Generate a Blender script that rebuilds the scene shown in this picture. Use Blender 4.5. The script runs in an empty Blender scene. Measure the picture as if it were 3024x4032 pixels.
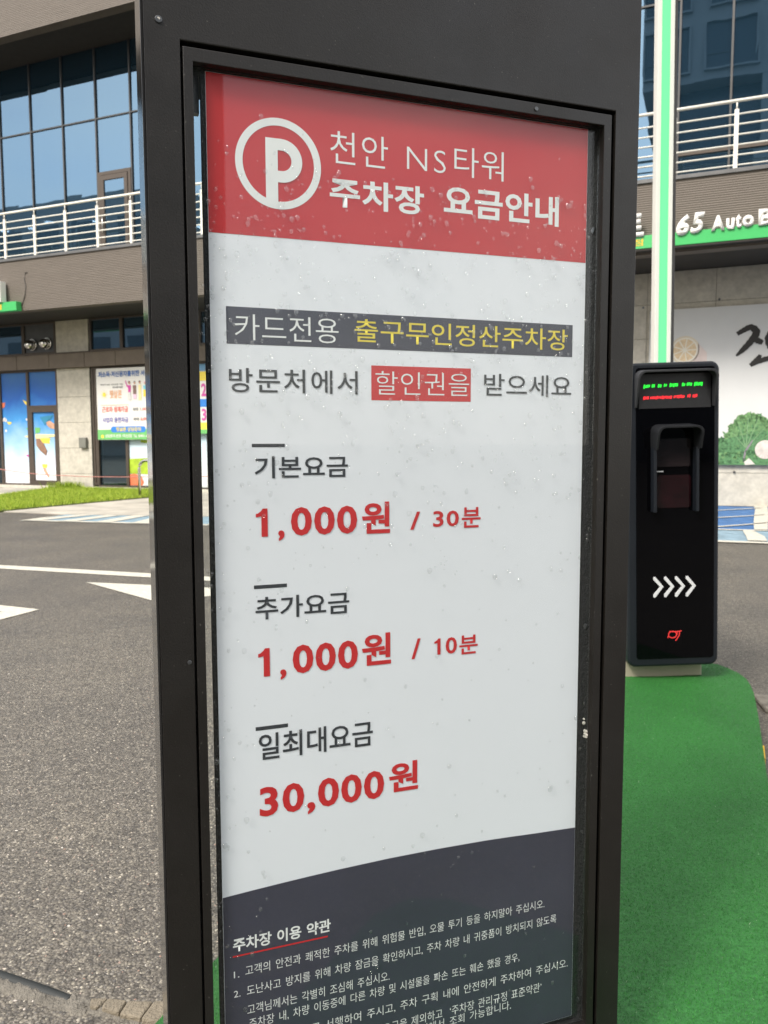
import bpy, bmesh, math, random
import numpy as np
from mathutils import Matrix, Vector
random.seed(7); rng = np.random.default_rng(7)
R = math.radians
sc = bpy.context.scene
COL = sc.collection

# ------------------------------------------------------------------ camera
H = 1.15
PITCH, ROLL = 0.08644, -0.00259
cam_d = bpy.data.cameras.new('camera'); cam = bpy.data.objects.new('camera', cam_d); COL.objects.link(cam)
cam_d.sensor_fit = 'VERTICAL'; cam_d.sensor_height = 36.0; cam_d.lens = 36.0 * 3130.04 / 4032.0
cam_d.clip_start = 0.05; cam_d.clip_end = 2000
cam_d.dof.use_dof = True; cam_d.dof.focus_distance = 1.08; cam_d.dof.aperture_fstop = 13.5
cam.matrix_world = Matrix.Translation((0, 0, H)) @ Matrix.Rotation(R(90) - PITCH, 4, 'X') @ Matrix.Rotation(ROLL, 4, 'Z')
sc.camera = cam

# ------------------------------------------------------------------ light
SUN_EL, SUN_AZ = 47.0, 220.0          # azimuth measured clockwise from +Y: from the left, slightly behind the camera
world = bpy.data.worlds.new('World'); sc.world = world; world.use_nodes = True
wn, wl = world.node_tree.nodes, world.node_tree.links
wn.clear()
sky = wn.new('ShaderNodeTexSky'); sky.sky_type = 'NISHITA'; sky.sun_disc = False
sky.sun_elevation = R(SUN_EL); sky.sun_rotation = R(SUN_AZ); sky.air_density = 1.2; sky.dust_density = 3.0
tc = wn.new('ShaderNodeTexCoord'); mp = wn.new('ShaderNodeMapping'); mp.inputs['Scale'].default_value = (1.0, 1.0, 2.6)
cl = wn.new('ShaderNodeTexNoise'); cl.inputs['Scale'].default_value = 2.2; cl.inputs['Detail'].default_value = 7; cl.inputs['Roughness'].default_value = 0.6
rp = wn.new('ShaderNodeValToRGB'); rp.color_ramp.elements[0].position = 0.40; rp.color_ramp.elements[1].position = 0.72
rp.color_ramp.elements[0].color = (0.36, 0.36, 0.36, 1); rp.color_ramp.elements[1].color = (0.85, 0.85, 0.85, 1)
mixc = wn.new('ShaderNodeMixRGB'); mixc.inputs[2].default_value = (9.0, 8.55, 7.9, 1)
bg = wn.new('ShaderNodeBackground'); bg.inputs['Strength'].default_value = 0.15
wo = wn.new('ShaderNodeOutputWorld')
wl.new(tc.outputs['Generated'], mp.inputs[0]); wl.new(mp.outputs[0], cl.inputs['Vector']); wl.new(cl.outputs['Fac'], rp.inputs[0])
wl.new(rp.outputs[0], mixc.inputs[0]); wl.new(sky.outputs[0], mixc.inputs[1]); wl.new(mixc.outputs[0], bg.inputs['Color'])
wl.new(bg.outputs[0], wo.inputs['Surface'])
sl = bpy.data.lights.new('sun', 'SUN'); sl.energy = 2.0; sl.angle = R(16); sl.color = (1.0, 0.955, 0.885)
so = bpy.data.objects.new('sun', sl); COL.objects.link(so)
a = R(SUN_AZ); e = R(SUN_EL)
sdir = Vector((math.sin(a) * math.cos(e), math.cos(a) * math.cos(e), math.sin(e)))
so.rotation_euler = (-sdir).to_track_quat('-Z', 'Y').to_euler(); so.location = sdir * 30
sc.view_settings.view_transform = 'Standard'; sc.view_settings.look = 'None'
sc.view_settings.exposure = 0.98; sc.view_settings.gamma = 1.0; sc.view_settings.use_curve_mapping = False
sc.render.engine = 'CYCLES'
sc.cycles.max_bounces = 8; sc.cycles.transparent_max_bounces = 12; sc.cycles.caustics_reflective = False; sc.cycles.caustics_refractive = False
sc.cycles.sample_clamp_indirect = 6
sc.cycles.use_denoising = True

# ------------------------------------------------------------------ materials
def nt(name):
    m = bpy.data.materials.new(name); m.use_nodes = True
    n, l = m.node_tree.nodes, m.node_tree.links
    b = n['Principled BSDF']
    return m, n, l, b
def noise(n, l, scale, detail=4, rough=0.55, vec=None, stretch=None):
    t = n.new('ShaderNodeTexNoise'); t.inputs['Scale'].default_value = scale; t.inputs['Detail'].default_value = detail; t.inputs['Roughness'].default_value = rough
    c = n.new('ShaderNodeTexCoord')
    src = c.outputs['Object']
    if stretch:
        mpp = n.new('ShaderNodeMapping'); mpp.inputs['Scale'].default_value = stretch; l.new(src, mpp.inputs[0]); src = mpp.outputs[0]
    l.new(src, t.inputs['Vector'])
    return t
def ramp(n, l, src, stops):
    r = n.new('ShaderNodeValToRGB'); el = r.color_ramp.elements
    while len(el) < len(stops): el.new(0.5)
    for k, (p, c) in enumerate(stops):
        el[k].position = p; el[k].color = (*c, 1) if len(c) == 3 else c
    l.new(src, r.inputs[0]); return r
def mat(name, col, rough=0.6, metal=0.0, var=0.12, scale=6.0, bump=0.0, bscale=60.0, spec=0.5, coat=0.0, stretch=None):
    m, n, l, b = nt(name)
    if var > 0:
        t = noise(n, l, scale, 5, 0.6, stretch=stretch)
        lo = tuple(c * (1 - var) for c in col); hi = tuple(min(1, c * (1 + var)) for c in col)
        r = ramp(n, l, t.outputs['Fac'], [(0.3, lo), (0.7, hi)]); l.new(r.outputs[0], b.inputs['Base Color'])
    else: b.inputs['Base Color'].default_value = (*col, 1)
    b.inputs['Roughness'].default_value = rough; b.inputs['Metallic'].default_value = metal
    b.inputs['Specular IOR Level'].default_value = spec; b.inputs['Coat Weight'].default_value = coat; b.inputs['Coat Roughness'].default_value = 0.05
    if bump > 0:
        t2 = noise(n, l, bscale, 3, 0.6, stretch=stretch); bp = n.new('ShaderNodeBump'); bp.inputs['Strength'].default_value = bump; bp.inputs['Distance'].default_value = 0.01
        l.new(t2.outputs['Fac'], bp.inputs['Height']); l.new(bp.outputs[0], b.inputs['Normal'])
    return m
def emis(name, col, s, base=(0.02, 0.02, 0.02)):
    m, n, l, b = nt(name); b.inputs['Base Color'].default_value = (*base, 1)
    b.inputs['Emission Color'].default_value = (*col, 1); b.inputs['Emission Strength'].default_value = s; b.inputs['Roughness'].default_value = 0.4
    return m

M = {}
# satin black sign paint with faint smudges
m, n, l, b = nt('satin_black_paint')
t = noise(n, l, 5, 6, 0.65); r = ramp(n, l, t.outputs['Fac'], [(0.35, (0.30,) * 3), (0.68, (0.52,) * 3)]); l.new(r.outputs[0], b.inputs['Roughness'])
t2 = noise(n, l, 9, 6, 0.7); r2 = ramp(n, l, t2.outputs['Fac'], [(0.3, (0.007, 0.006, 0.005)), (0.75, (0.012, 0.0105, 0.009))]); l.new(r2.outputs[0], b.inputs['Base Color'])
t3 = noise(n, l, 420, 2); bp = n.new('ShaderNodeBump'); bp.inputs['Strength'].default_value = 0.12; bp.inputs['Distance'].default_value = 0.002
l.new(t3.outputs['Fac'], bp.inputs['Height']); l.new(bp.outputs[0], b.inputs['Normal']); b.inputs['Specular IOR Level'].default_value = 0.38; 
td = noise(n, l, 260, 2, 0.5); rd = ramp(n, l, td.outputs['Fac'], [(0.70, (0, 0, 0)), (0.78, (1, 1, 1))]); mdx = n.new('ShaderNodeMixRGB'); mdx.inputs[2].default_value = (0.09, 0.085, 0.075, 1)
l.new(rd.outputs[0], mdx.inputs[0]); l.new(r2.outputs[0], mdx.inputs[1]); l.new(mdx.outputs[0], b.inputs['Base Color'])
M['black'] = m
M['side'] = mat('glossy_side_trim', (0.03, 0.03, 0.03), 0.12, 0.3, 0.2, 8, 0.05, 12)
M['lining'] = mat('black_lining', (0.008, 0.008, 0.008), 0.8, var=0.5, scale=40, bump=0.4, bscale=150)
M['white'] = mat('poster_white', (0.82, 0.83, 0.885), 0.5, var=0.012, scale=3)
M['red'] = mat('poster_red', (0.54, 0.014, 0.017), 0.5, var=0.03, scale=3)
M['redtxt'] = mat('poster_red_print', (0.58, 0.016, 0.020), 0.5, var=0.0)
M['dark'] = mat('poster_dark', (0.042, 0.042, 0.066), 0.5, var=0.12, scale=4)
M['ink'] = mat('poster_ink', (0.030, 0.034, 0.042), 0.5, var=0)
M['yel'] = mat('poster_yellow', (0.78, 0.62, 0.05), 0.5, var=0)
M['whitetxt'] = mat('poster_white_print', (0.82, 0.82, 0.82), 0.5, var=0)
# clear glass: transparent with fresnel gloss
def clear_glass(name, tint=(0.97, 0.985, 0.98), rough=0.0, ior=1.45):
    m, n, l, b = nt(name); n.remove(b)
    tr = n.new('ShaderNodeBsdfTransparent'); tr.inputs[0].default_value = (*tint, 1)
    gl = n.new('ShaderNodeBsdfGlossy'); gl.inputs['Roughness'].default_value = rough
    fr = n.new('ShaderNodeFresnel'); ge = n.new('ShaderNodeNewGeometry')
    io = n.new('ShaderNodeMapRange'); io.inputs[3].default_value = ior; io.inputs[4].default_value = 1 / ior; l.new(ge.outputs['Backfacing'], io.inputs[0]); l.new(io.outputs[0], fr.inputs[0])
    mx = n.new('ShaderNodeMixShader'); l.new(fr.outputs[0], mx.inputs[0]); l.new(tr.outputs[0], mx.inputs[1]); l.new(gl.outputs[0], mx.inputs[2])
    l.new(mx.outputs[0], n['Material Output'].inputs[0]); return m
M['glass'] = clear_glass('sign_glass', rough=0.02, ior=1.33)
M['water'] = clear_glass('water', (0.97, 0.975, 0.975), 0.0, 1.68)
# solar glass: tinted mirror with a view of the dark room
def solar(name, tint, refl=0.72):
    m, n, l, b = nt(name); n.remove(b)
    tr = n.new('ShaderNodeBsdfTransparent'); tr.inputs[0].default_value = (0.42, 0.52, 0.62, 1)
    gl = n.new('ShaderNodeBsdfGlossy'); gl.inputs['Roughness'].default_value = 0.012; gl.inputs[0].default_value = (*tint, 1)
    t = noise(n, l, 1.1, 2); bp = n.new('ShaderNodeBump'); bp.inputs['Strength'].default_value = 0.035; bp.inputs['Distance'].default_value = 0.02
    l.new(t.outputs['Fac'], bp.inputs['Height']); l.new(bp.outputs[0], gl.inputs['Normal'])
    df = n.new('ShaderNodeBsdfDiffuse'); df.inputs[0].default_value = (0.05, 0.13, 0.21, 1); m0 = n.new('ShaderNodeMixShader'); m0.inputs[0].default_value = 0.45 if refl > 0.5 else 0.08; l.new(tr.outputs[0], m0.inputs[1]); l.new(df.outputs[0], m0.inputs[2])
    mx = n.new('ShaderNodeMixShader'); mx.inputs[0].default_value = refl; l.new(m0.outputs[0], mx.inputs[1]); l.new(gl.outputs[0], mx.inputs[2])
    l.new(mx.outputs[0], n['Material Output'].inputs[0]); return m
M['solar'] = solar('solar_glass', (0.165, 0.255, 0.345))
M['shopglass'] = solar('shop_glass', (0.30, 0.36, 0.36), 0.35)
# brown ribbed cladding
m, n, l, b = nt('ribbed_cladding')
c = n.new('ShaderNodeTexCoord'); sx = n.new('ShaderNodeSeparateXYZ'); l.new(c.outputs['Object'], sx.inputs[0])
mu = n.new('ShaderNodeMath'); mu.operation = 'MULTIPLY'; mu.inputs[1].default_value = 2 * math.pi / 0.036; l.new(sx.outputs[2], mu.inputs[0])
si = n.new('ShaderNodeMath'); si.operation = 'SINE'; l.new(mu.outputs[0], si.inputs[0])
t = noise(n, l, 2.5, 6, 0.65, stretch=(0.7, 1, 22)); r = ramp(n, l, t.outputs['Fac'], [(0.3, (0.100, 0.083, 0.067)), (0.7, (0.145, 0.122, 0.100))]); l.new(r.outputs[0], b.inputs['Base Color'])
bp = n.new('ShaderNodeBump'); bp.inputs['Strength'].default_value = 0.5; bp.inputs['Distance'].default_value = 0.006; l.new(si.outputs[0], bp.inputs['Height']); l.new(bp.outputs[0], b.inputs['Normal']); b.inputs['Roughness'].default_value = 0.7
M['clad'] = m
M['soffit'] = mat('soffit_panel', (0.030, 0.026, 0.022), 0.8, var=0.15)
M['flash'] = mat('metal_flashing', (0.13, 0.13, 0.13), 0.45, 0.4)
M['stone'] = mat('pale_granite', (0.50, 0.47, 0.40), 0.75, var=0.16, scale=9, bump=0.15, bscale=120)
M['joint'] = mat('stone_joint', (0.26, 0.245, 0.21), 0.9, var=0.1)
M['brownstone'] = mat('brown_stone', (0.155, 0.125, 0.098), 0.7, var=0.10, scale=5)
M['frame'] = mat('brown_aluminium', (0.075, 0.058, 0.045), 0.5, 0.2, 0.1)
M['mull'] = mat('grey_mullion', (0.07, 0.07, 0.07), 0.45, 0.3, 0.1)
M['rail'] = mat('white_rail', (0.78, 0.76, 0.68), 0.4, var=0.04)
M['room'] = mat('room_wall', (0.16, 0.17, 0.18), 0.9)
M['blind'] = mat('blind_slat', (0.55, 0.60, 0.66), 0.7, var=0.05)
M['box'] = mat('grey_box', (0.18, 0.18, 0.155), 0.5)
M['chrome'] = mat('steel', (0.62, 0.60, 0.56), 0.22, 1.0, 0.05)
M['darkpanel'] = mat('dark_grey_panel', (0.075, 0.08, 0.085), 0.5)
M['greensign'] = mat('green_sign', (0.045, 0.42, 0.11), 0.4, var=0.03, coat=0.3)
M['signwhite'] = mat('sign_white', (0.75, 0.74, 0.70), 0.4, var=0.02)
M['signyel'] = mat('sign_yellow', (0.62, 0.42, 0.03), 0.5, var=0.1)
M['banner'] = mat('banner_vinyl', (0.62, 0.62, 0.60), 0.55, var=0.03, scale=1.5)
M['bannerw'] = mat('banner_vinyl_bright', (0.72, 0.71, 0.68), 0.55, var=0.03, scale=2)
M['brush'] = mat('brush_ink', (0.016, 0.014, 0.012), 0.6, var=0)
M['blueprint'] = mat('blue_print', (0.07, 0.16, 0.42), 0.6, var=0.1, scale=20)
M['purpleprint'] = mat('violet_print', (0.13, 0.12, 0.42), 0.6, var=0)
M['salmon'] = mat('salmon_print', (0.68, 0.14, 0.11), 0.6, var=0)
M['greyprint'] = mat('grey_print', (0.22, 0.22, 0.22), 0.6, var=0)
M['orangeprint'] = mat('orange_print', (0.75, 0.38, 0.18), 0.6, var=0)
M['greenprint'] = mat('green_print', (0.15, 0.46, 0.14), 0.6, var=0.1)
M['limeprint'] = mat('lime_print', (0.36, 0.50, 0.03), 0.6, var=0.25, scale=7)
M['blueprint2'] = mat('bright_blue_print', (0.03, 0.20, 0.62), 0.6, var=0.1)
M['pink'] = mat('magenta_print', (0.55, 0.07, 0.32), 0.6, var=0)
M['brownp'] = mat('brown_print', (0.20, 0.13, 0.11), 0.6, var=0)
M['pinkpale'] = mat('pale_pink_print', (0.70, 0.50, 0.62), 0.6, var=0)
M['cyanp'] = mat('cyan_print', (0.20, 0.55, 0.68), 0.6, var=0)
M['teal'] = mat('teal_print', (0.03, 0.22, 0.36), 0.6, var=0.1)
M['skin'] = mat('skin_print', (0.52, 0.30, 0.20), 0.6, var=0.25, scale=9)
M['skind'] = mat('dark_skin_print', (0.25, 0.14, 0.09), 0.6, var=0.3, scale=12)
M['sleeve'] = mat('sleeve_print', (0.62, 0.64, 0.74), 0.6, var=0.1, scale=5)
M['cream'] = mat('cream_print', (0.80, 0.70, 0.36), 0.6, var=0.12, scale=5)
M['yprint'] = mat('yellow_print', (0.80, 0.62, 0.08), 0.6, var=0.05)
M['oprint'] = mat('red_orange_print', (0.72, 0.18, 0.08), 0.6, var=0.1)
M['rope'] = mat('pink_rope', (0.45, 0.20, 0.17), 0.8)
M['wire'] = mat('dark_wire', (0.05, 0.045, 0.04), 0.7)
# sky print on window stickers (flat print, in the sticker's own height)
def skyprint(name, z0, z1, stops):
    m, n, l, b = nt(name); c = n.new('ShaderNodeTexCoord'); s = n.new('ShaderNodeSeparateXYZ'); l.new(c.outputs['Object'], s.inputs[0])
    mr = n.new('ShaderNodeMapRange'); mr.inputs[1].default_value = z0; mr.inputs[2].default_value = z1; l.new(s.outputs[2], mr.inputs[0])
    t = noise(n, l, 1.6, 5, 0.6); ad = n.new('ShaderNodeMath'); ad.operation = 'MULTIPLY_ADD'; ad.inputs[1].default_value = 0.30; l.new(t.outputs['Fac'], ad.inputs[0])
    sb = n.new('ShaderNodeMath'); sb.operation = 'SUBTRACT'; sb.inputs[1].default_value = 0.15; l.new(mr.outputs[0], ad.inputs[2]); l.new(ad.outputs[0], sb.inputs[0])
    r = ramp(n, l, sb.outputs[0], stops); l.new(r.outputs[0], b.inputs['Base Color']); b.inputs['Roughness'].default_value = 0.25; return m
M['skyprint'] = skyprint('sky_sticker', 0.1, 3.0, [(0.08, (0.80, 0.80, 0.82)), (0.32, (0.42, 0.62, 0.80)), (0.58, (0.07, 0.30, 0.66)), (0.80, (0.035, 0.13, 0.46)), (1.0, (0.06, 0.17, 0.42))])
M['skyprint2'] = skyprint('pale_sky_sticker', 0.3, 3.0, [(0.05, (0.75, 0.78, 0.78)), (0.35, (0.55, 0.70, 0.80)), (1.0, (0.16, 0.38, 0.62))])

# asphalt: chips of stone in dark binder
def asphalt():
    m, n, l, b = nt('asphalt')
    c = n.new('ShaderNodeTexCoord')
    v = n.new('ShaderNodeTexVoronoi'); v.inputs['Scale'].default_value = 150; l.new(c.outputs['Object'], v.inputs['Vector'])
    v2 = n.new('ShaderNodeTexVoronoi'); v2.inputs['Scale'].default_value = 230; l.new(c.outputs['Object'], v2.inputs['Vector'])
    wn_ = n.new('ShaderNodeTexNoise'); wn_.inputs['Scale'].default_value = 45; wn_.inputs['Detail'].default_value = 8; wn_.inputs['Roughness'].default_value = 0.7; l.new(c.outputs['Object'], wn_.inputs['Vector'])
    big = n.new('ShaderNodeTexNoise'); big.inputs['Scale'].default_value = 1.6; big.inputs['Detail'].default_value = 6; l.new(c.outputs['Object'], big.inputs['Vector'])
    s1 = n.new('ShaderNodeSeparateColor'); l.new(v.outputs['Color'], s1.inputs[0])
    rc = ramp(n, l, s1.outputs[0], [(0.0, (0.055, 0.050, 0.046)), (0.45, (0.115, 0.104, 0.092)), (0.74, (0.17, 0.155, 0.135)), (0.9, (0.27, 0.25, 0.215)), (1.0, (0.40, 0.37, 0.31))])
    s2 = n.new('ShaderNodeSeparateColor'); l.new(v2.outputs['Color'], s2.inputs[0])
    rc2 = ramp(n, l, s2.outputs[1], [(0.0, (0.06, 0.055, 0.05)), (0.6, (0.13, 0.118, 0.104)), (1.0, (0.30, 0.275, 0.23))])
    mx = n.new('ShaderNodeMixRGB'); mx.inputs[0].default_value = 0.45; l.new(rc.outputs[0], mx.inputs[1]); l.new(rc2.outputs[0], mx.inputs[2])
    ed = ramp(n, l, v.outputs['Distance'], [(0.25, (1, 1, 1)), (0.75, (0.42, 0.42, 0.42))])
    m2 = n.new('ShaderNodeMixRGB'); m2.blend_type = 'MULTIPLY'; m2.inputs[0].default_value = 0.75; l.new(mx.outputs[0], m2.inputs[1]); l.new(ed.outputs[0], m2.inputs[2])
    bg_ = ramp(n, l, big.outputs['Fac'], [(0.3, (0.82, 0.82, 0.84)), (0.7, (1.16, 1.15, 1.12))])
    m3 = n.new('ShaderNodeMixRGB'); m3.blend_type = 'MULTIPLY'; m3.inputs[0].default_value = 1; l.new(m2.outputs[0], m3.inputs[1]); l.new(bg_.outputs[0], m3.inputs[2])
    gr = ramp(n, l, wn_.outputs['Fac'], [(0.32, (0.70, 0.70, 0.70)), (0.68, (1.32, 1.31, 1.29))])
    m5 = n.new('ShaderNodeMixRGB'); m5.blend_type = 'MULTIPLY'; m5.inputs[0].default_value = 1; l.new(m3.outputs[0], m5.inputs[1]); l.new(gr.outputs[0], m5.inputs[2]); m3 = m5
    g2 = n.new('ShaderNodeTexNoise'); g2.inputs['Scale'].default_value = 16; g2.inputs['Detail'].default_value = 5; g2.inputs['Roughness'].default_value = 0.75; l.new(c.outputs['Object'], g2.inputs['Vector'])
    gr2 = ramp(n, l, g2.outputs['Fac'], [(0.34, (0.84, 0.84, 0.84)), (0.66, (1.16, 1.16, 1.15))])
    m6 = n.new('ShaderNodeMixRGB'); m6.blend_type = 'MULTIPLY'; m6.inputs[0].default_value = 1; l.new(m3.outputs[0], m6.inputs[1]); l.new(gr2.outputs[0], m6.inputs[2]); m3 = m6
    m4 = n.new('ShaderNodeMixRGB'); m4.blend_type = 'MULTIPLY'; m4.inputs[0].default_value = 1; m4.inputs[2].default_value = (0.95, 0.93, 0.895, 1); l.new(m3.outputs[0], m4.inputs[1])
    l.new(m4.outputs[0], b.inputs['Base Color'])
    sub = n.new('ShaderNodeMath'); sub.operation = 'SUBTRACT'; l.new(wn_.outputs['Fac'], sub.inputs[0]); l.new(v.outputs['Distance'], sub.inputs[1])
    bp = n.new('ShaderNodeBump'); bp.inputs['Strength'].default_value = 0.8; bp.inputs['Distance'].default_value = 0.004; l.new(sub.outputs[0], bp.inputs['Height']); l.new(bp.outputs[0], b.inputs['Normal'])
    b.inputs['Roughness'].default_value = 0.55; return m
M['asphalt'] = asphalt()
def chipmat():
    m, n, l, b = nt('stone_chips'); g = n.new('ShaderNodeNewGeometry')
    r = ramp(n, l, g.outputs['Random Per Island'], [(0.0, (0.07, 0.065, 0.06)), (0.5, (0.15, 0.138, 0.12)), (0.8, (0.28, 0.255, 0.21)), (0.95, (0.50, 0.45, 0.36)), (0.975, (0.26, 0.15, 0.11)), (1.0, (0.62, 0.59, 0.53))])
    l.new(r.outputs[0], b.inputs['Base Color']); b.inputs['Roughness'].default_value = 0.22; return m
M['chip'] = chipmat()
M['concrete'] = mat('concrete', (0.40, 0.37, 0.315), 0.85, var=0.28, scale=1.6, bump=0.1, bscale=40)
M['kerb'] = mat('kerb_concrete', (0.20, 0.185, 0.155), 0.9, var=0.25, scale=12, bump=0.5, bscale=70)
M['mortar'] = mat('mortar', (0.165, 0.15, 0.125), 0.95, var=0.35, scale=24, bump=1.0, bscale=130)
M['slab'] = mat('sandy_slab', (0.215, 0.183, 0.135), 0.9, var=0.25, scale=18, bump=0.8, bscale=130)
M['conduit'] = mat('conduit_plastic', (0.022, 0.025, 0.025), 0.6)
M['kyel'] = mat('kerb_yellow', (0.62, 0.36, 0.02), 0.7, var=0.2)
M['paint'] = mat('road_paint', (0.52, 0.495, 0.42), 0.7, var=0.16, scale=26, bump=0.5, bscale=90)
M['bluepaint'] = mat('blue_road_paint', (0.04, 0.125, 0.30), 0.7, var=0.3, scale=5, bump=0.3, bscale=80)
M['palebluepaint'] = mat('pale_blue_road_paint', (0.19, 0.28, 0.34), 0.7, var=0.25, scale=5)
def turf(name, lo, hi, sc1, big=3.0):
    m, n, l, b = nt(name); t = noise(n, l, sc1, 3, 0.7); t2 = noise(n, l, big, 4, 0.6)
    ad = n.new('ShaderNodeMath'); ad.operation = 'MULTIPLY_ADD'; ad.inputs[1].default_value = 0.45; l.new(t2.outputs['Fac'], ad.inputs[0]); l.new(t.outputs['Fac'], ad.inputs[2])
    r = ramp(n, l, ad.outputs[0], [(0.55, lo), (0.95, hi)]); l.new(r.outputs[0], b.inputs['Base Color']); b.inputs['Roughness'].default_value = 0.55
    bp = n.new('ShaderNodeBump'); bp.inputs['Strength'].default_value = 0.6; bp.inputs['Distance'].default_value = 0.004; l.new(t.outputs['Fac'], bp.inputs['Height']); l.new(bp.outputs[0], b.inputs['Normal'])
    return m
M['turf'] = turf('artificial_turf', (0.010, 0.075, 0.012), (0.028, 0.16, 0.030), 160)
def blades(name, stops):
    m, n, l, b = nt(name); g = n.new('ShaderNodeNewGeometry'); r = ramp(n, l, g.outputs['Random Per Island'], stops); 
    t2 = noise(n, l, 2.6, 4, 0.6); hs = ramp(n, l, t2.outputs['Fac'], [(0.3, (0.88, 0.90, 0.88)), (0.7, (1.10, 1.08, 1.06))])
    mx = n.new('ShaderNodeMixRGB'); mx.blend_type = 'MULTIPLY'; mx.inputs[0].default_value = 1; l.new(r.outputs[0], mx.inputs[1]); l.new(hs.outputs[0], mx.inputs[2])
    l.new(mx.outputs[0], b.inputs['Base Color']); b.inputs['Roughness'].default_value = 0.5; b.inputs['Specular IOR Level'].default_value = 0.15; return m
M['fibre'] = blades('turf_fibre', [(0.0, (0.015, 0.10, 0.012)), (0.5, (0.030, 0.175, 0.025)), (0.9, (0.050, 0.26, 0.042)), (0.995, (0.08, 0.28, 0.09)), (1.0, (0.6, 0.7, 0.55))])
M['grassblade'] = blades('grass_blade', [(0.0, (0.15, 0.25, 0.02)), (0.5, (0.30, 0.42, 0.035)), (1.0, (0.48, 0.54, 0.10))])
M['soil'] = mat('soil', (0.10, 0.13, 0.03), 0.95, var=0.3)
# kiosk
M['kbody'] = mat('kiosk_plastic', (0.008, 0.010, 0.014), 0.42, var=0.12, scale=5, spec=0.3)
M['kvisor'] = mat('visor_plastic', (0.020, 0.021, 0.024), 0.6, var=0.08, bump=0.1, bscale=500)
M['kglass'] = mat('black_glass', (0.001, 0.001, 0.0015), 0.04, var=0, spec=0.16)
M['kdark'] = mat('dark_hood_plastic', (0.010, 0.011, 0.013), 0.5, var=0.05, spec=0.3)
M['kscreen'] = mat('display_panel', (0.011, 0.011, 0.012), 0.4, var=0.3, scale=60)
M['scanw'] = mat('scanner_window', (0.013, 0.009, 0.010), 0.08, var=0.3, scale=20)
M['scanr'] = mat('scanner_red_window', (0.009, 0.0015, 0.0025), 0.08, var=0.5, scale=25)
M['beige'] = mat('beige_plinth', (0.30, 0.27, 0.205), 0.6, var=0.1)
M['ledg'] = emis('green_led', (0.02, 1.0, 0.05), 0.75)
M['ledr'] = emis('red_led', (1.0, 0.01, 0.02), 0.75)
M['logo'] = emis('red_mark', (0.9, 0.02, 0.02), 0.55)
M['arrow'] = mat('silver_arrow', (0.62, 0.62, 0.64), 0.4, 0.1, 0.05)
M['boomled'] = emis('green_light_strip', (0.20, 1.0, 0.42), 0.45, (0.03, 0.10, 0.05))
M['boomw'] = mat('boom_white', (0.62, 0.60, 0.55), 0.5, var=0.03)
M['boomclear'] = mat('boom_diffuser', (0.66, 0.68, 0.62), 0.35, var=0.02)
M['rubber'] = mat('black_rubber', (0.03, 0.03, 0.03), 0.6)
M['screw'] = mat('dark_screw', (0.10, 0.105, 0.11), 0.35, 0.8)
M['paper'] = mat('chipped_paint', (0.55, 0.52, 0.47), 0.8, var=0.3, scale=300)
M['oppw'] = mat('pale_render', (0.30, 0.31, 0.32), 0.8, var=0.06)
M['oppd'] = mat('opposite_glass', (0.035, 0.055, 0.075), 0.25, var=0.2)
M['lamp'] = emis('downlight', (1.0, 0.95, 0.85), 50.0)

# ------------------------------------------------------------------ mesh helpers
def link(name, me, m, parent=None, loc=None):
    o = bpy.data.objects.new(name, me); COL.objects.link(o)
    if m is not None and not me.materials: me.materials.append(m)
    if parent: o.parent = parent
    if loc: o.location = loc
    return o
def from_bm(name, bm, m, parent=None, smooth=False, bevel=0.0, seg=2):
    bmesh.ops.recalc_face_normals(bm, faces=bm.faces)
    me = bpy.data.meshes.new(name); bm.to_mesh(me); bm.free()
    if smooth: me.polygons.foreach_set('use_smooth', [True] * len(me.polygons))
    o = link(name, me, m, parent)
    if bevel > 0:
        bv = o.modifiers.new('bevel', 'BEVEL'); bv.width = bevel; bv.segments = seg; bv.limit_method = 'ANGLE'
    return o
def add_box(bm, x0, x1, y0, y1, z0, z1):
    vs = [bm.verts.new(p) for p in ((x0, y0, z0), (x1, y0, z0), (x1, y1, z0), (x0, y1, z0), (x0, y0, z1), (x1, y0, z1), (x1, y1, z1), (x0, y1, z1))]
    for f in ((0, 1, 2, 3), (4, 5, 6, 7), (0, 1, 5, 4), (1, 2, 6, 5), (2, 3, 7, 6), (3, 0, 4, 7)): bm.faces.new([vs[i] for i in f])
def box(name, m, parent, x0, x1, y0, y1, z0, z1, bevel=0.0):
    bm = bmesh.new(); add_box(bm, x0, x1, y0, y1, z0, z1); return from_bm(name, bm, m, parent, bevel=bevel)
def ring(name, m, parent, o4, i4, y0, y1, bevel=0.001):
    """rectangular frame: outer (x0,x1,z0,z1), inner (x0,x1,z0,z1), from y0 (front) to y1"""
    bm = bmesh.new(); L = []
    for (x0, x1, z0, z1) in (o4, i4):
        for y in (y0, y1): L.append([bm.verts.new(p) for p in ((x0, y, z0), (x1, y, z0), (x1, y, z1), (x0, y, z1))])
    of, ob, jf, jb = L
    for k in range(4):
        q = (k + 1) % 4
        bm.faces.new((of[k], of[q], jf[q], jf[k])); bm.faces.new((ob[k], ob[q], jb[q], jb[k]))
        bm.faces.new((of[k], of[q], ob[q], ob[k])); bm.faces.new((jf[k], jf[q], jb[q], jb[k]))
    return from_bm(name, bm, m, parent, bevel=bevel)
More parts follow.
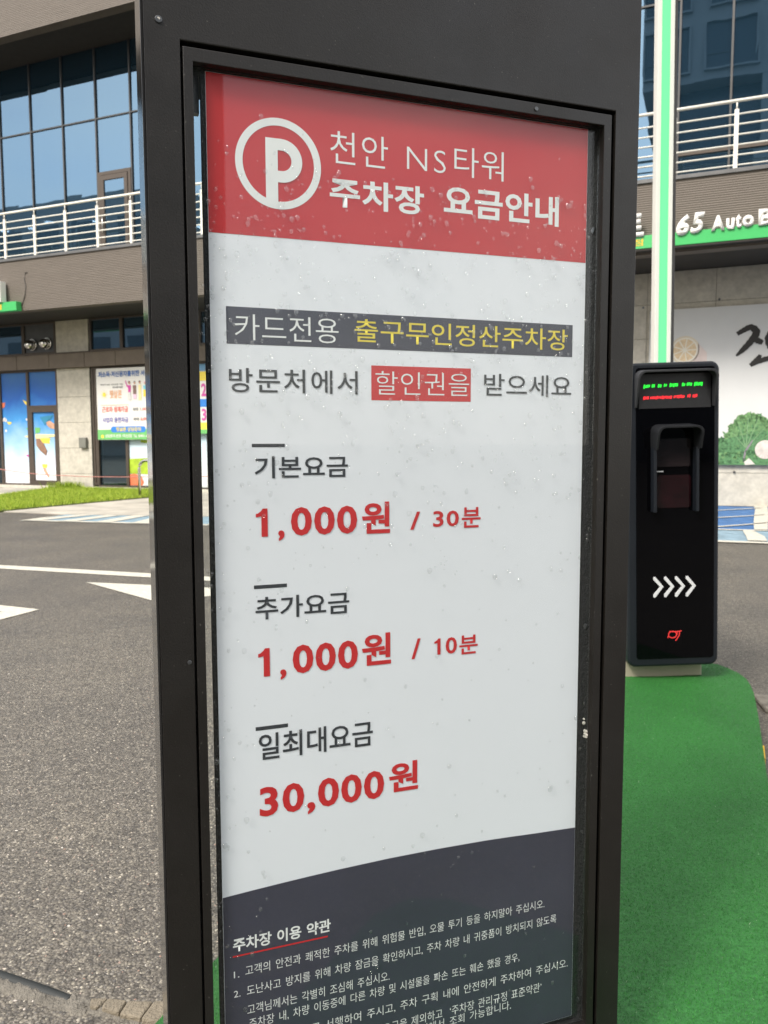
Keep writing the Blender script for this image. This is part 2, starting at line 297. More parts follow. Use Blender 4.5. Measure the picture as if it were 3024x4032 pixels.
def prism(name, m, parent, pts, a0, a1, axis='y', bevel=0.0, smooth=False):
    """polygon pts extruded: axis 'y' -> pts are (x,z); axis 'z' -> pts are (x,y)"""
    bm = bmesh.new()
    f = (lambda p, a: (p[0], a, p[1])) if axis == 'y' else (lambda p, a: (p[0], p[1], a))
    A = [bm.verts.new(f(p, a0)) for p in pts]; B = [bm.verts.new(f(p, a1)) for p in pts]
    bm.faces.new(A); bm.faces.new(B)
    for k in range(len(pts)):
        q = (k + 1) % len(pts); bm.faces.new((A[k], A[q], B[q], B[k]))
    return from_bm(name, bm, m, parent, smooth=smooth, bevel=bevel)
def tube(name, m, parent, pts, r, n=10, ribs=None):
    bm = bmesh.new(); rings = []
    pts = [Vector(p) for p in pts]
    for i, p in enumerate(pts):
        d = (pts[min(i + 1, len(pts) - 1)] - pts[max(i - 1, 0)]).normalized()
        u = d.orthogonal().normalized() if abs(d.z) > 0.95 else d.cross(Vector((0, 0, 1))).normalized(); v = d.cross(u)
        rr = r if ribs is None else (r if i % 2 else r * ribs)
        rings.append([bm.verts.new(p + (u * math.cos(2 * math.pi * k / n) + v * math.sin(2 * math.pi * k / n)) * rr) for k in range(n)])
    for a_, b_ in zip(rings, rings[1:]):
        for k in range(n): bm.faces.new((a_[k], a_[(k + 1) % n], b_[(k + 1) % n], b_[k]))
    bm.faces.new(rings[0]); bm.faces.new(rings[-1])
    return from_bm(name, bm, m, parent, smooth=True)
def rrect(x0, x1, z0, z1, r, n=6):
    out = []
    for cx, cz, a0 in ((x1 - r, z0 + r, -90), (x1 - r, z1 - r, 0), (x0 + r, z1 - r, 90), (x0 + r, z0 + r, 180)):
        for k in range(n + 1):
            t_ = R(a0 + 90 * k / n); out.append((cx + r * math.cos(t_), cz + r * math.sin(t_)))
    return out
def disc(cx, cz, r, n=32): return [(cx + r * math.cos(2 * math.pi * k / n), cz + r * math.sin(2 * math.pi * k / n)) for k in range(n)]
def tag(o, label=None, cat=None, group=None, kind=None):
    if label: o['label'] = label
    if cat: o['category'] = cat
    if group: o['group'] = group
    if kind: o['kind'] = kind
    return o
def empty(name, loc=(0, 0, 0), rz=0.0, ry=0.0):
    o = bpy.data.objects.new(name, None); COL.objects.link(o); o.location = loc; o.rotation_euler = (0, ry, rz); o.empty_display_size = 0.1; return o
TS = bpy.data.scenes.new('type_setting')
def text(s, x0, x1, z0, z1, y, m, parent, bold=0.0, word=1.0, space=1.0, extrude=0.0, name='lettering', shear=0.0, res=3):
    cu = bpy.data.curves.new('t', 'FONT'); cu.body = s; cu.offset = bold; cu.space_word = word; cu.space_character = space; cu.resolution_u = res; cu.shear = shear
    o = bpy.data.objects.new('t', cu); TS.collection.objects.link(o)
    TS.view_layers[0].update(); dg = TS.view_layers[0].depsgraph
    me = bpy.data.meshes.new_from_object(o.evaluated_get(dg), depsgraph=dg)
    bpy.data.objects.remove(o); bpy.data.curves.remove(cu)
    n_ = len(me.vertices); co = np.empty(n_ * 3); me.vertices.foreach_get('co', co); co = co.reshape(-1, 3)
    lo, hi = co.min(0), co.max(0)
    X = x0 + (co[:, 0] - lo[0]) / (hi[0] - lo[0]) * (x1 - x0)
    Z = z0 + (co[:, 1] - lo[1]) / (hi[1] - lo[1]) * (z1 - z0)
    me.vertices.foreach_set('co', np.stack([X, np.full(n_, y), Z], 1).ravel()); me.update()
    me.materials.clear(); me.name = name
    if extrude > 0:
        bm = bmesh.new(); bm.from_mesh(me); bmesh.ops.remove_doubles(bm, verts=bm.verts, dist=1e-6)
        g = bmesh.ops.extrude_face_region(bm, geom=list(bm.faces))
        bmesh.ops.translate(bm, vec=(0, extrude, 0), verts=[v for v in g['geom'] if isinstance(v, bmesh.types.BMVert)])
        bmesh.ops.recalc_face_normals(bm, faces=bm.faces); bm.to_mesh(me); bm.free()
    return link(name, me, m, parent)
def flat(name, m, parent, pts, y, t=0.0):
    """thin printed shape, pts (x,z) in the plane y"""
    bm = bmesh.new(); bm.faces.new([bm.verts.new((p[0], y, p[1])) for p in pts])
    me = bpy.data.meshes.new(name); bmesh.ops.triangulate(bm, faces=bm.faces); bm.to_mesh(me); bm.free(); return link(name, me, m, parent)
def sheet(name, m, pts, z, parent=None, thick=0.0):
    if thick: return prism(name, m, parent, pts, z - thick, z, 'z')
    bm = bmesh.new(); bm.faces.new([bm.verts.new((p[0], p[1], z)) for p in pts]); bmesh.ops.recalc_face_normals(bm, faces=bm.faces)
    for f in bm.faces:
        f.normal_update()
        if f.normal.z < 0: f.normal_flip()
    bmesh.ops.triangulate(bm, faces=bm.faces)
    me = bpy.data.meshes.new(name); bm.to_mesh(me); bm.free(); return link(name, me, m, parent)

# ------------------------------------------------------------------ ground
YF = -0.39759
T2 = (math.cos(YF), math.sin(YF)); N2 = (-math.sin(YF), math.cos(YF))
def fw(u, d): return (u * T2[0] + d * N2[0], u * T2[1] + d * N2[1])       # facade coordinates to ground coordinates
tag(sheet('ground', M['asphalt'], [(-400, -400), (400, -400), (400, 400), (-400, 400)], 0.0), 'worn grey asphalt car park with pale stone chips showing', kind='structure')
tag(sheet('pavement', M['concrete'], [(-9.0, 14.6), (-6.544, 13.499), (-5.889, 13.186), (-5.18, 12.885), (-3.686, 12.662), (-0.8, 12.2), fw(-2.6, 15.58), fw(-20, 15.58)], 0.012, thick=0.02), 'pale concrete pavement between the grass strip and the asphalt', kind='structure')
GR = [(-8.6, 9.9), (-6.491, 13.391), (-6.061, 14.407), (-5.542, 15.533), (-4.914, 16.848), fw(-11.2, 15.5), fw(-15.62, 15.5), (-8.35, 17.25), (-10.5, 14.0)]
tag(sheet('grass_bed', M['soil'], GR, 0.03, thick=0.03), 'low soil bed under the grass in front of the shop windows', kind='structure')

def inside(poly, P):
    x, y = P[:, 0], P[:, 1]; c = np.zeros(len(P), bool); j = len(poly) - 1
    for i in range(len(poly)):
        xi, yi = poly[i]; xj, yj = poly[j]
        c ^= ((yi > y) != (yj > y)) & (x < (xj - xi) * (y - yi) / (yj - yi + 1e-12) + xi); j = i
    return c
def blade_mesh(name, P, z, hgt, wid, lean, m, parent=None):
    n_ = len(P); th = rng.uniform(0, 2 * np.pi, n_); h_ = hgt * rng.uniform(0.55, 1.15, n_); w_ = wid * rng.uniform(0.7, 1.3, n_)
    ph = rng.uniform(0, 2 * np.pi, n_); le = lean * rng.uniform(0.1, 1, n_) * h_
    V = np.zeros((n_, 3, 3)); dx, dy = np.cos(th) * w_ / 2, np.sin(th) * w_ / 2
    V[:, 0] = np.stack([P[:, 0] - dx, P[:, 1] - dy, np.full(n_, z)], 1); V[:, 1] = np.stack([P[:, 0] + dx, P[:, 1] + dy, np.full(n_, z)], 1)
    V[:, 2] = np.stack([P[:, 0] + np.cos(ph) * le, P[:, 1] + np.sin(ph) * le, z + h_], 1)
    me = bpy.data.meshes.new(name); me.vertices.add(n_ * 3); me.vertices.foreach_set('co', V.ravel())
    me.loops.add(n_ * 3); me.loops.foreach_set('vertex_index', np.arange(n_ * 3)); me.polygons.add(n_)
    me.polygons.foreach_set('loop_start', np.arange(0, n_ * 3, 3)); me.update(calc_edges=True)
    return link(name, me, m, parent)
P = rng.uniform((-9, 9), (-3.5, 21), (150000, 2)); P = P[inside(GR, P)]
tag(blade_mesh('grass', P, 0.025, 0.08, 0.010, 0.9, M['grassblade']), 'bright sunlit green grass strip in front of the shop windows', 'grass', kind='stuff')
P = np.stack([rng.normal(-15.1, 0.25, 500), rng.uniform(15.2, 15.5, 500)], 1); P = np.array([fw(u_, d_) for u_, d_ in P])
tag(blade_mesh('weed', P, 0.02, 0.20, 0.02, 0.8, M['grassblade']), 'taller weed tuft growing against the foot of the stone column', 'plant')

# road markings
def paint(name, m, pts, z=0.004, label=None, cat='road marking', group=None):
    o = sheet(name, m, pts, z); tag(o, label, kind='structure'); return o
paint('road_line', M['paint'], [(-6.9, 8.64), (-6.80, 8.42), (-3.553, 7.28), (-1.973, 6.758), (-0.2, 6.17), (-0.26, 6.38), (-2.034, 6.971), (-3.656, 7.495)], label='long straight white line across the asphalt')
paint('road_arrow', M['paint'], [(-2.483, 6.542), (-1.864, 6.392), (-0.9, 6.15), (-1.674, 5.728)], label='white painted arrowhead pointing left, just behind the sign')
paint('road_arrow', M['paint'], [(-2.4, 5.454), (-2.747, 5.604), (-3.6, 5.95), (-3.6, 5.72), (-2.66, 5.40), (-2.623, 5.385), (-2.64, 5.35), (-3.4, 5.45), (-3.3, 4.98), (-2.52, 5.132)], label='white painted arrow tip entering at the left edge of the asphalt')
# left hatched bay: pale blue ground with white stripes
HB = [(-5.478, 11.881), (-5.18, 12.885), (-3.686, 12.62), (-0.5, 12.12), (0.2, 10.38)]
paint('hatched_bay', M['palebluepaint'], HB, 0.004, 'pale blue painted bay in front of the pavement')
fl = lambda t_: (-5.478 + t_ * 2.184, 11.881 - t_ * 0.576)
bk = lambda t_: (-5.18 + t_ * 1.494, 12.885 - t_ * 0.265)
paint('bay_outline', M['paint'], [fl(0), fl(2.55), (0.14, 10.56), (-3.33, 11.46), (-5.33, 11.98), (-5.18, 12.885)], 0.008, 'white outline of the hatched bay')
for k in range(9):
    a0 = 0.02 + k * 0.27
    p0, p1 = fl(a0), fl(a0 + 0.12); q1, q0 = bk(a0 * 1.15 - 0.05 + 0.36), bk(a0 * 1.15 - 0.05 + 0.20)
    o = paint('bay_stripe', M['paint'], [(p0[0], p0[1] + 0.02), (p1[0], p1[1] + 0.02), (q1[0], q1[1] - 0.03), (q0[0], q0[1] - 0.03)], 0.012, 'white diagonal stripe in the pale blue bay')
# right blue bays
paint('blue_bay', M['bluepaint'], [(4.46, 10.439), (4.989, 10.269), (7.6, 9.3), fw(3.2, 15.55), fw(-0.8, 15.55), (4.0, 11.0)], 0.004, 'saturated blue painted parking bay against the wall on the right')
paint('blue_bay', M['palebluepaint'], [(4.0, 10.50), (4.46, 10.38), (4.98, 10.21), (7.4, 9.2), (7.0, 8.2), (4.383, 9.03), (3.3, 9.33)], 0.004, 'worn pale blue row along the front of the right parking bay')
for k, pts in enumerate([
    [(4.2, 10.52), (4.46, 10.439), (4.989, 10.269), (7.6, 9.35), (7.55, 9.26), (4.95, 10.17), (4.43, 10.34), (4.17, 10.43)],
    [(3.2, 9.42), (3.936, 9.207), (4.383, 9.035), (7.2, 8.15), (7.15, 8.02), (4.317, 8.90), (3.857, 9.05), (3.15, 9.26)],
    [(6.74, 14.50), (6.986, 14.476), (6.508, 13.425), (5.95, 12.25), (5.533, 11.399), (5.0, 10.30), (4.84, 10.34), (5.35, 11.45), (5.8, 12.40), (6.35, 13.55)],
    [(4.675, 10.32), (4.788, 10.30), (4.60, 9.55), (4.42, 9.10), (4.22, 9.16), (4.40, 9.60)],
    [(4.6, 12.80), (5.689, 13.36), (6.53, 13.76), (6.55, 13.70), (5.66, 13.27), (4.6, 12.70)],
    [(4.2, 11.66), (5.14, 12.08), (5.968, 12.44), (5.94, 12.36), (5.11, 11.98), (4.2, 11.56)],
    [(4.2, 10.60), (4.592, 10.78), (5.444, 11.23), (5.40, 11.13), (4.57, 10.68), (4.3, 10.52)]]):
    paint('bay_line', M['paint'], pts, 0.012 + 0.004 * (k > 1), 'white line of the blue parking bay on the right')

# island: raised kerb with artificial turf
DI = (0.375, 0.927); WI = (0.927, -0.375)
def iw(s, w): return (s * DI[0] + w * WI[0], s * DI[1] + w * WI[1])
right = [(3.845, 0.078), (3.795, 0.119), (3.723, 0.161), (3.644, 0.187), (3.564, 0.198), (3.45, 0.206), (3.20, 0.2065), (2.87, 0.203), (2.57, 0.199), (1.0, 0.195), (0.84, 0.19), (0.76, 0.15), (0.72, 0.06)]
left = [(0.72, -0.72), (0.76, -0.81), (0.84, -0.85), (1.05, -0.858), (2.0, -0.862), (3.3, -0.865), (3.6, -0.82), (3.82, -0.62), (3.9, -0.33), (3.88, -0.05)]
ISL = [iw(*p) for p in right + left]
KRB = [iw(s_ + (0.006 if s_ > 3.3 else -0.004 if s_ < 0.8 else 0), w_ + (0.003 if w_ > -0.3 else -0.004)) for s_, w_ in right + left]
island = empty('traffic_island', (0, 0, 0)); tag(island, 'raised kerbed traffic island covered in bright green artificial turf', 'traffic island')
prism('kerb', M['kerb'], island, KRB, 0.0, 0.135, 'z', bevel=0.012)
prism('turf_mat', M['turf'], island, ISL, 0.1355, 0.146, 'z')
bb = np.array(ISL); P = rng.uniform((-0.9, 0.5), (2.3, 4.0), (1700000, 2)); P = P[inside(ISL, P)]
s_ = P @ np.array(DI); keep = (s_ > 0.7) & (rng.random(len(P)) < np.clip(1.6 / np.maximum(s_, 0.5), 0.3, 1.0)); P = P[keep][:460000]
tag(blade_mesh('turf_fibres', P, 0.144, 0.0062, 0.0011, 1.0, M['fibre'], island), kind='stuff')
for s0, s1 in ((2.57 - 0.40, 2.57 - 0.02), (2.76, 2.88)):
    prism('yellow_kerb_paint', M['kyel'], island, [iw(s0, 0.19), iw(s0, 0.207), iw(s1, 0.2105), iw(s1, 0.19)], 0.03, 0.137, 'z', bevel=0.004)
# rough patch near right kerb
tag(prism('kerb_fragment', M['mortar'], None, [(1.66, 3.50), (1.82, 3.46), (1.86, 3.22), (1.70, 3.20), (1.62, 3.30)], 0.0, 0.022, 'z', bevel=0.008), 'broken brownish concrete patch beside the island kerb', 'rubble')

# mortar strip, conduit and broken slabs at lower left
def rough_strip(name, m, top, bot, z, nseg=26, seed=3):
    rr = random.Random(seed); bm = bmesh.new(); rows = []
    def at(L, t_):
        k = t_ * (len(L) - 1); i = min(int(k), len(L) - 2); f_ = k - i; return (L[i][0] * (1 - f_) + L[i + 1][0] * f_, L[i][1] * (1 - f_) + L[i + 1][1] * f_)
    for i in range(nseg + 1):
        t_ = i / nseg; A, B = at(top, t_), at(bot, t_); row = []
        for j in range(7):
            f_ = j / 6; prof = math.sin(math.pi * f_) ** 0.6
            row.append(bm.verts.new((A[0] * (1 - f_) + B[0] * f_ + rr.uniform(-.004, .004), A[1] * (1 - f_) + B[1] * f_ + rr.uniform(-.006, .006), -0.003 + (z + rr.uniform(-.003, .003)) * prof)))
        rows.append(row)
    for a_, b_ in zip(rows, rows[1:]):
        for j in range(6): bm.faces.new((a_[j], a_[j + 1], b_[j + 1], b_[j]))
    return from_bm(name, bm, m, None, smooth=True)
o = rough_strip('mortar_strip', M['mortar'], [(-1.3, 1.83), (-0.844, 1.648), (-0.736, 1.616), (-0.654, 1.582), (-0.599, 1.556), (-0.526, 1.540), (-0.43, 1.545)],
                [(-1.3, 1.74), (-0.83, 1.58), (-0.75, 1.55), (-0.662, 1.515), (-0.574, 1.505), (-0.5, 1.479), (-0.43, 1.47)], 0.008, 60)
tag(o, 'rough sandy mortar strip crossing the asphalt to the island', kind='structure')
L0, L1 = Vector((-1.25, 1.805, 0.004)), Vector((-0.655, 1.558, -0.006))
N_ = 220; pts = [L0.lerp(L1, k / N_) + Vector((0, 0, 0.002 * math.sin(k / 25))) for k in range(N_ + 1)]
tag(tube('conduit', M['conduit'], None, pts, 0.0125, 12, ribs=0.78), 'grey corrugated conduit half buried in the mortar strip', 'conduit')
for pts, z_, lb in (([(-0.608, 1.55), (-0.572, 1.549), (-0.579, 1.530), (-0.583, 1.521), (-0.602, 1.525)], 0.011, 'smallest sandy slab fragment at the end of the conduit'),
                ([(-0.5705, 1.547), (-0.530, 1.540), (-0.535, 1.503), (-0.575, 1.517), (-0.576, 1.530)], 0.013, 'cracked sandy slab in the middle of the broken row'),
                ([(-0.528, 1.540), (-0.476, 1.538), (-0.487, 1.489), (-0.5335, 1.501)], 0.012, 'sandy slab fragment left of the turf corner'),
                ([(-0.474, 1.537), (-0.430, 1.538), (-0.43, 1.47), (-0.4855, 1.486)], 0.0135, 'sandy slab fragment tucked against the turf corner')):
    tag(prism('broken_slab', M['slab'], None, pts, -0.002, z_, 'z', bevel=0.004), lb, 'slab', 'broken slabs by the island')
# loose chips bedded in the asphalt
def chips(name, P, smin, smax, label):
    n_ = len(P); base = np.array([[1, 0, 0], [0.3, .95, 0], [-.8, .6, 0], [-.8, -.6, 0], [.3, -.95, 0], [0, 0, 1.0]], float)
    F = np.array([[0, 1, 5], [1, 2, 5], [2, 3, 5], [3, 4, 5], [4, 0, 5]])
    V = base[None] * (1 + rng.uniform(-.3, .3, (n_, 6, 1))); V[:, 5, :2] += rng.uniform(-.55, .55, (n_, 2))
    s0 = rng.uniform(smin, smax, (n_, 1)) ; V = V * s0[:, :, None]; V[:, :, 1] *= rng.uniform(.5, .95, (n_, 1)); V[:, :, 2] *= rng.uniform(.25, .7, (n_, 1))
    th = rng.uniform(0, 6.283, (n_, 1)); c_, s2_ = np.cos(th), np.sin(th); x = V[:, :, 0] * c_ - V[:, :, 1] * s2_; y = V[:, :, 0] * s2_ + V[:, :, 1] * c_
    V = np.stack([x + P[:, :1], y + P[:, 1:], V[:, :, 2] - 0.0003], 2)
    idx = (F[None] + 6 * np.arange(n_)[:, None, None]).reshape(-1)
    me = bpy.data.meshes.new(name); me.vertices.add(n_ * 6); me.vertices.foreach_set('co', V.ravel()); me.loops.add(len(idx)); me.loops.foreach_set('vertex_index', idx)
    me.polygons.add(len(idx) // 3); me.polygons.foreach_set('loop_start', np.arange(0, len(idx), 3)); me.update(calc_edges=True)
    return tag(link(name, me, M['chip']), label, 'gravel', kind='stuff')
P = rng.uniform((-1.9, 1.35), (0.0, 5.0), (60000, 2)); P = P[(P[:, 0] < -0.35 + (P[:, 1] - 1.3) * 0.1) & (P[:, 0] > -0.52 * P[:, 1] - 0.1) & (rng.random(len(P)) < np.clip(2.2 / P[:, 1], 0, 1) ** 1.3)]
chips('stone_chips', P, 0.0015, 0.0047, 'pale stone chips standing out of the asphalt at lower left')

# ------------------------------------------------------------------ building
bd = empty('commercial_building', (0, 0, 0), YF)
tag(bd, 'brown and pale stone commercial building with blue glass upper floor across the car park', 'building')
UL, UR = -28.0, 7.0
DF, DG, DW = 14.0, 15.25, 15.6
box('fascia', M['clad'], bd, UL, UR, DF, DF + 0.25, 4.22, 5.36)
box('fascia', M['clad'], bd, UL, UR, DF, DF + 0.25, 10.30, 13.4)
box('flashing', M['flash'], bd, UL, UR, DF - 0.03, DF + 0.30, 5.36, 5.42)
box('soffit', M['soffit'], bd, UL, UR, DF + 0.25, DW + 0.1, 4.24, 4.34)
box('soffit', M['soffit'], bd, UL, UR, DF + 0.25, DG + 0.1, 10.33, 10.45)
box('balcony_floor', M['concrete'], bd, UL, UR, DF + 0.25, DG - 0.05, 5.20, 5.33)
box('roof', M['flash'], bd, UL, UR, DF + 0.25, 28, 13.2, 13.3)
box('room_wall', M['room'], bd, UL, UR, 27.0, 27.2, 4.4, 13.1)
box('room_floor', M['room'], bd, UL, UR, DG + 0.1, 27.0, 5.1, 5.3)
box('room_ceiling', M['room'], bd, UL, UR, DG + 0.6, 27.0, 8.95, 9.05)
box('partition', M['room'], bd, -2.6, -2.45, DG + 0.1, 27.0, 5.35, 8.9)
box('partition', M['room'], bd, UL, UL + 0.2, DG + 0.1, 27.0, 5.35, 13.0)
box('partition', M['room'], bd, UR - 0.2, UR, DG + 0.1, 27.0, 5.35, 13.0)
for (u_, d_) in ((-25.6, 22.8), (-24.4, 22.2), (-23.2, 22.4), (-22.0, 22.0), (-20.4, 22.6), (-18.8, 22.4), (-27.0, 22.6), (-16.6, 21.5), (-17.5, 24.6)):
    prism('downlight', M['lamp'], bd, disc(u_, d_, 0.16, 12), 8.925, 8.945, 'z')
# curtain wall mullions and panes
ml = [-16.73 + 1.012 * k for k in range(-8, 15)]      # left bays
mr_ = [-0.83, 0.006, 1.02, 2.03, 3.04, 4.05, 5.06, 6.07]
mullx = ml + [-1.64] + mr_
mprofile = None
for k, u_ in enumerate(mullx):
    box('mullion', M['mull'], bd, u_ - 0.018, u_ + 0.018, DG - 0.035, DG + 0.06, 5.42, 10.32)
for k, (u0, u1) in enumerate(zip(mullx, mullx[1:])):
    lowsplit = 8.73 if u0 < -1.0 else 6.15
    dooru = abs(u0 - ml[11]) < 0.01
    if u0 < -1.0:
        box('transom', M['mull'], bd, u0 + 0.018, u1 - 0.018, DG - 0.03, DG + 0.05, 8.715, 8.745)
    else:
        box('transom', M['frame'], bd, u0 + 0.018, u1 - 0.018, DG - 0.02, DG + 0.05, 6.12, 6.17)
    z0 = 5.44
    if dooru: z0 = 7.50
    box('glass_pane', M['solar'], bd, u0 + 0.018, u1 - 0.018, DG, DG + 0.012, z0, lowsplit - 0.02)
    box('glass_pane', M['solar'], bd, u0 + 0.018, u1 - 0.018, DG, DG + 0.012, lowsplit + 0.03, 10.32)
for o in list(bd.children):
    if o.name.startswith('glass_pane'):
        j = {}
        for v in o.data.vertices:
            key = (round(v.co.x, 2), round(v.co.z, 2)); j.setdefault(key, random.uniform(-.0025, .0025)); v.co.y += j[key]
# balcony door
du0, du1 = ml[11] + 0.02, ml[12] - 0.02
# find the bay whose left edge is nearest -13.67
for u0, u1 in zip(ml, ml[1:]):
    if abs(u0 + 13.69) < 0.3: du0, du1 = u0 + 0.02, u1 - 0.02
door = ring('balcony_door', M['frame'], bd, (du0, du1, 5.42, 7.50), (du0 + 0.08, du1 - 0.08, 5.50, 7.42), DG - 0.05, DG + 0.02, 0.004)
ring('door_leaf', M['frame'], door, (du0 + 0.09, du1 - 0.09, 5.51, 7.41), (du0 + 0.19, du1 - 0.19, 5.62, 7.30), DG - 0.065, DG - 0.01, 0.004)
box('door_glass', M['solar'], door, du0 + 0.19, du1 - 0.19, DG - 0.04, DG - 0.03, 5.62, 7.30)
tube('door_handle', M['chrome'], door, [(du0 + 0.15, DG - 0.10, 6.1), (du0 + 0.15, DG - 0.10, 6.5)], 0.016)
# blinds seen through the upper left panes
bl = box('blind_slat', M['blind'], bd, -0.45, 0.45, DG + 0.12, DG + 0.125, -0.045, 0.045)
bl.location = (-16.22, 0, 8.85)
first = True
for u0 in ml[6:14]:
    for j in range(9):
        o = bl if first else bl.copy()
        if not first: COL.objects.link(o)
        first = False; o.location = (u0 + 0.506, 0, 8.87 + j * 0.165)
# ground floor: brown stone band, clerestory, column, windows
xs = [-19.1, -18.0, -16.779, -15.676, -14.524, -13.557, -12.45, -11.3, -10.2, -9.1]
for u0, u1 in zip(xs, xs[1:]): box('band_stone', M['brownstone'], bd, u0 + 0.006, u1 - 0.006, DW - 0.12, DW + 0.1, 3.05, 3.405, 0.006)
box('band_backing', M['joint'], bd, -19.1, -9.1, DW - 0.105, DW + 0.09, 3.06, 3.395)
box('band_cap', M['frame'], bd, -19.1, -9.1, DW - 0.15, DW + 0.1, 3.406, 3.43)
def stone_panels(u0, u1, zs, d0, label=None, cols=None):
    cols = cols or [u0, u1]
    for a0, a1 in zip(cols, cols[1:]):
        for z0, z1 in zip(zs, zs[1:]):
            box('stone_panel', M['stone'], bd, a0 + 0.004, a1 - 0.004, d0 - random.uniform(0, .002), d0 + 0.05, z0 + 0.004, z1 - 0.004, 0.003)
stone_panels(-15.56, -14.49, [-0.02, 0.397, 1.046, 1.691, 2.332, 3.045], DW)
stone_panels(-15.54, -14.49, [3.435, 4.235], DW)
box('column_core', M['joint'], bd, -15.555, -14.495, DW + 0.012, DW + 0.4, 0, 4.23)
box('lower_wall', M['stone'], bd, -9.1, -2.46, DW, DW + 0.3, 0, 4.235)
stone_panels(0, 0, [0.003, 0.60, 1.21, 1.82, 2.43, 3.05, 3.66, 4.235], DW, cols=[-2.456, -1.29, -0.126, 1.04, 2.2, 3.37, 4.5])
box('wall_core', M['joint'], bd, -2.46, UR, DW + 0.012, DW + 0.3, 0, 4.235)
box('ground_floor_backing', M['lining'], bd, UL, -9.1, DW + 1.5, DW + 1.7, 0, 4.235)
box('shop_floor', M['room'], bd, UL, -9.1, DW + 0.02, DW + 1.5, 0.02, 0.06)
# window groups: (left, right, bottom, top)
def window(u0, u1, z0, z1, split=None, glass='shopglass', fr=0.05, sticker=None, d=DW + 0.05, name='window'):
    f_ = ring(name, M['frame'], bd, (u0, u1, z0, z1), (u0 + fr, u1 - fr, z0 + fr, z1 - fr), d - 0.05, d + 0.04, 0.003)
    if sticker: box('sticker', M[sticker], f_, u0 + fr, u1 - fr, d - 0.006, d - 0.001, z0 + fr, z1 - fr)
    else: box('pane', M[glass], f_, u0 + fr, u1 - fr, d, d + 0.01, z0 + fr, z1 - fr)
    return f_
window(-20.5, -17.56, 0.08, 3.04, fr=0.035)
wA = window(-17.56, -16.575, 0.08, 3.04, fr=0.04, sticker='skyprint')
wB = window(-16.575, -15.57, 2.10, 3.04, fr=0.04, sticker='skyprint')
wC = window(-16.575, -15.57, 0.08, 2.099, fr=0.13, sticker='skyprint', name='shop_door')
window(-14.44, -14.31, 0.12, 3.04, fr=0.055); wD = window(-14.31, -13.39, 0.08, 3.04, fr=0.04)
wE = window(-13.39, -12.2, 0.08, 3.04, fr=0.04, sticker='skyprint2'); window(-12.2, -11.0, 0.08, 3.04, fr=0.04, sticker='skyprint2'); window(-11.0, -9.1, 0.08, 3.04, fr=0.04)
box('sill', M['stone'], bd, -20.5, -15.575, DW - 0.10, DW + 0.1, 0.0, 0.078, 0.004)
box('sill', M['stone'], bd, -14.485, -9.1, DW - 0.10, DW + 0.1, 0.0, 0.078, 0.004)
for u0, u1 in ((-19.2, -17.75), (-17.75, -16.66), (-14.45, -13.47), (-13.47, -12.4), (-12.4, -11.2), (-11.2, -9.1)):
    window(u0, u1, 3.435, 4.235, glass='solar', fr=0.045)
vp = ring('vent_panel_frame', M['frame'], bd, (-16.66, -15.57, 3.435, 4.235), (-16.61, -15.62, 3.485, 4.19), DW, DW + 0.09, 0.003)
box('vent_panel', M['darkpanel'], vp, -16.61, -15.62, DW + 0.04, DW + 0.06, 3.485, 4.19)
def vent(u_, z_):
    v_ = prism('round_vent', M['chrome'], bd, disc(u_, z_, 0.155, 28), DW - 0.02, DW + 0.035, 'y', bevel=0.008)
    bm = bmesh.new(); bmesh.ops.create_uvsphere(bm, u_segments=24, v_segments=12, radius=0.125)
    for v in bm.verts: v.co = Vector((v.co.x, v.co.y * 0.9, v.co.z))
    bmesh.ops.translate(bm, verts=bm.verts, vec=(u_ - 0.03, DW - 0.07, z_ - 0.01)); from_bm('vent_dome', bm, M['chrome'], v_, smooth=True)
vent(-16.34, 3.69); vent(-15.84, 3.70)
tag(box('wall_box', M['box'], None, -0.1125, 0.1125, -0.08, 0, -0.13, 0.13, 0.01), 'small grey metal box fixed to the pale stone column', 'junction box')
o = bpy.data.objects['wall_box']; p_ = fw(-14.72, DW - 0.003); o.location = (p_[0], p_[1], 1.178); o.rotation_euler = (0, 0, YF)
# prints on the window stickers
Y1 = DW + 0.05 - 0.012
def pr(parent, m, pts, k=0, name='print'): return flat(name, M[m], parent, pts, Y1 - 0.002 * k)
K1 = lambda x, y: (-17.56 + (x - 15) * 0.00355, 3.02 - (y - 325) * 0.00262)      # region pixels of the sticker to facade metres
def kk(*pts): return [K1(*p) for p in pts]
pr(wA, 'oprint', kk((20, 625), (58, 622), (50, 665), (30, 680)))
pr(wA, 'yprint', kk((232, 600), (272, 620), (272, 655), (255, 640)))
pr(wA, 'yprint', kk((65, 815), (118, 820), (100, 843), (80, 840)))
pr(wA, 'pink', kk((240, 1145), (290, 1150), (290, 1168), (262, 1166)))
pr(wA, 'greenprint', kk((255, 880), (292, 882), (292, 900), (262, 896)))
pr(wA, 'cream', kk((232, 962), (292, 945), (292, 985), (262, 975)))
for cx_, cz_, r_ in ((45, 790, 16), (58, 800, 14), (30, 800, 12), (265, 795, 10), (55, 905, 12)): pr(wA, 'bannerw', [(p[0], p[1]) for p in disc(*K1(cx_, cz_), r_ * 0.003, 12)])
pr(wC, 'teal', kk((395, 775), (525, 755), (488, 812), (462, 815), (440, 855), (425, 815)), 1)
pr(wC, 'skin', kk((455, 825), (490, 812), (520, 835), (585, 868), (585, 908), (540, 895), (490, 885), (460, 855)), 2)
pr(wC, 'greenprint', kk((345, 875), (395, 880), (388, 925), (345, 935)), 1)
pr(wC, 'cream', kk((345, 940), (540, 945), (545, 965), (345, 990)), 2)
pr(wC, 'yprint', kk((390, 985), (485, 980), (478, 1035), (405, 1030)), 1)
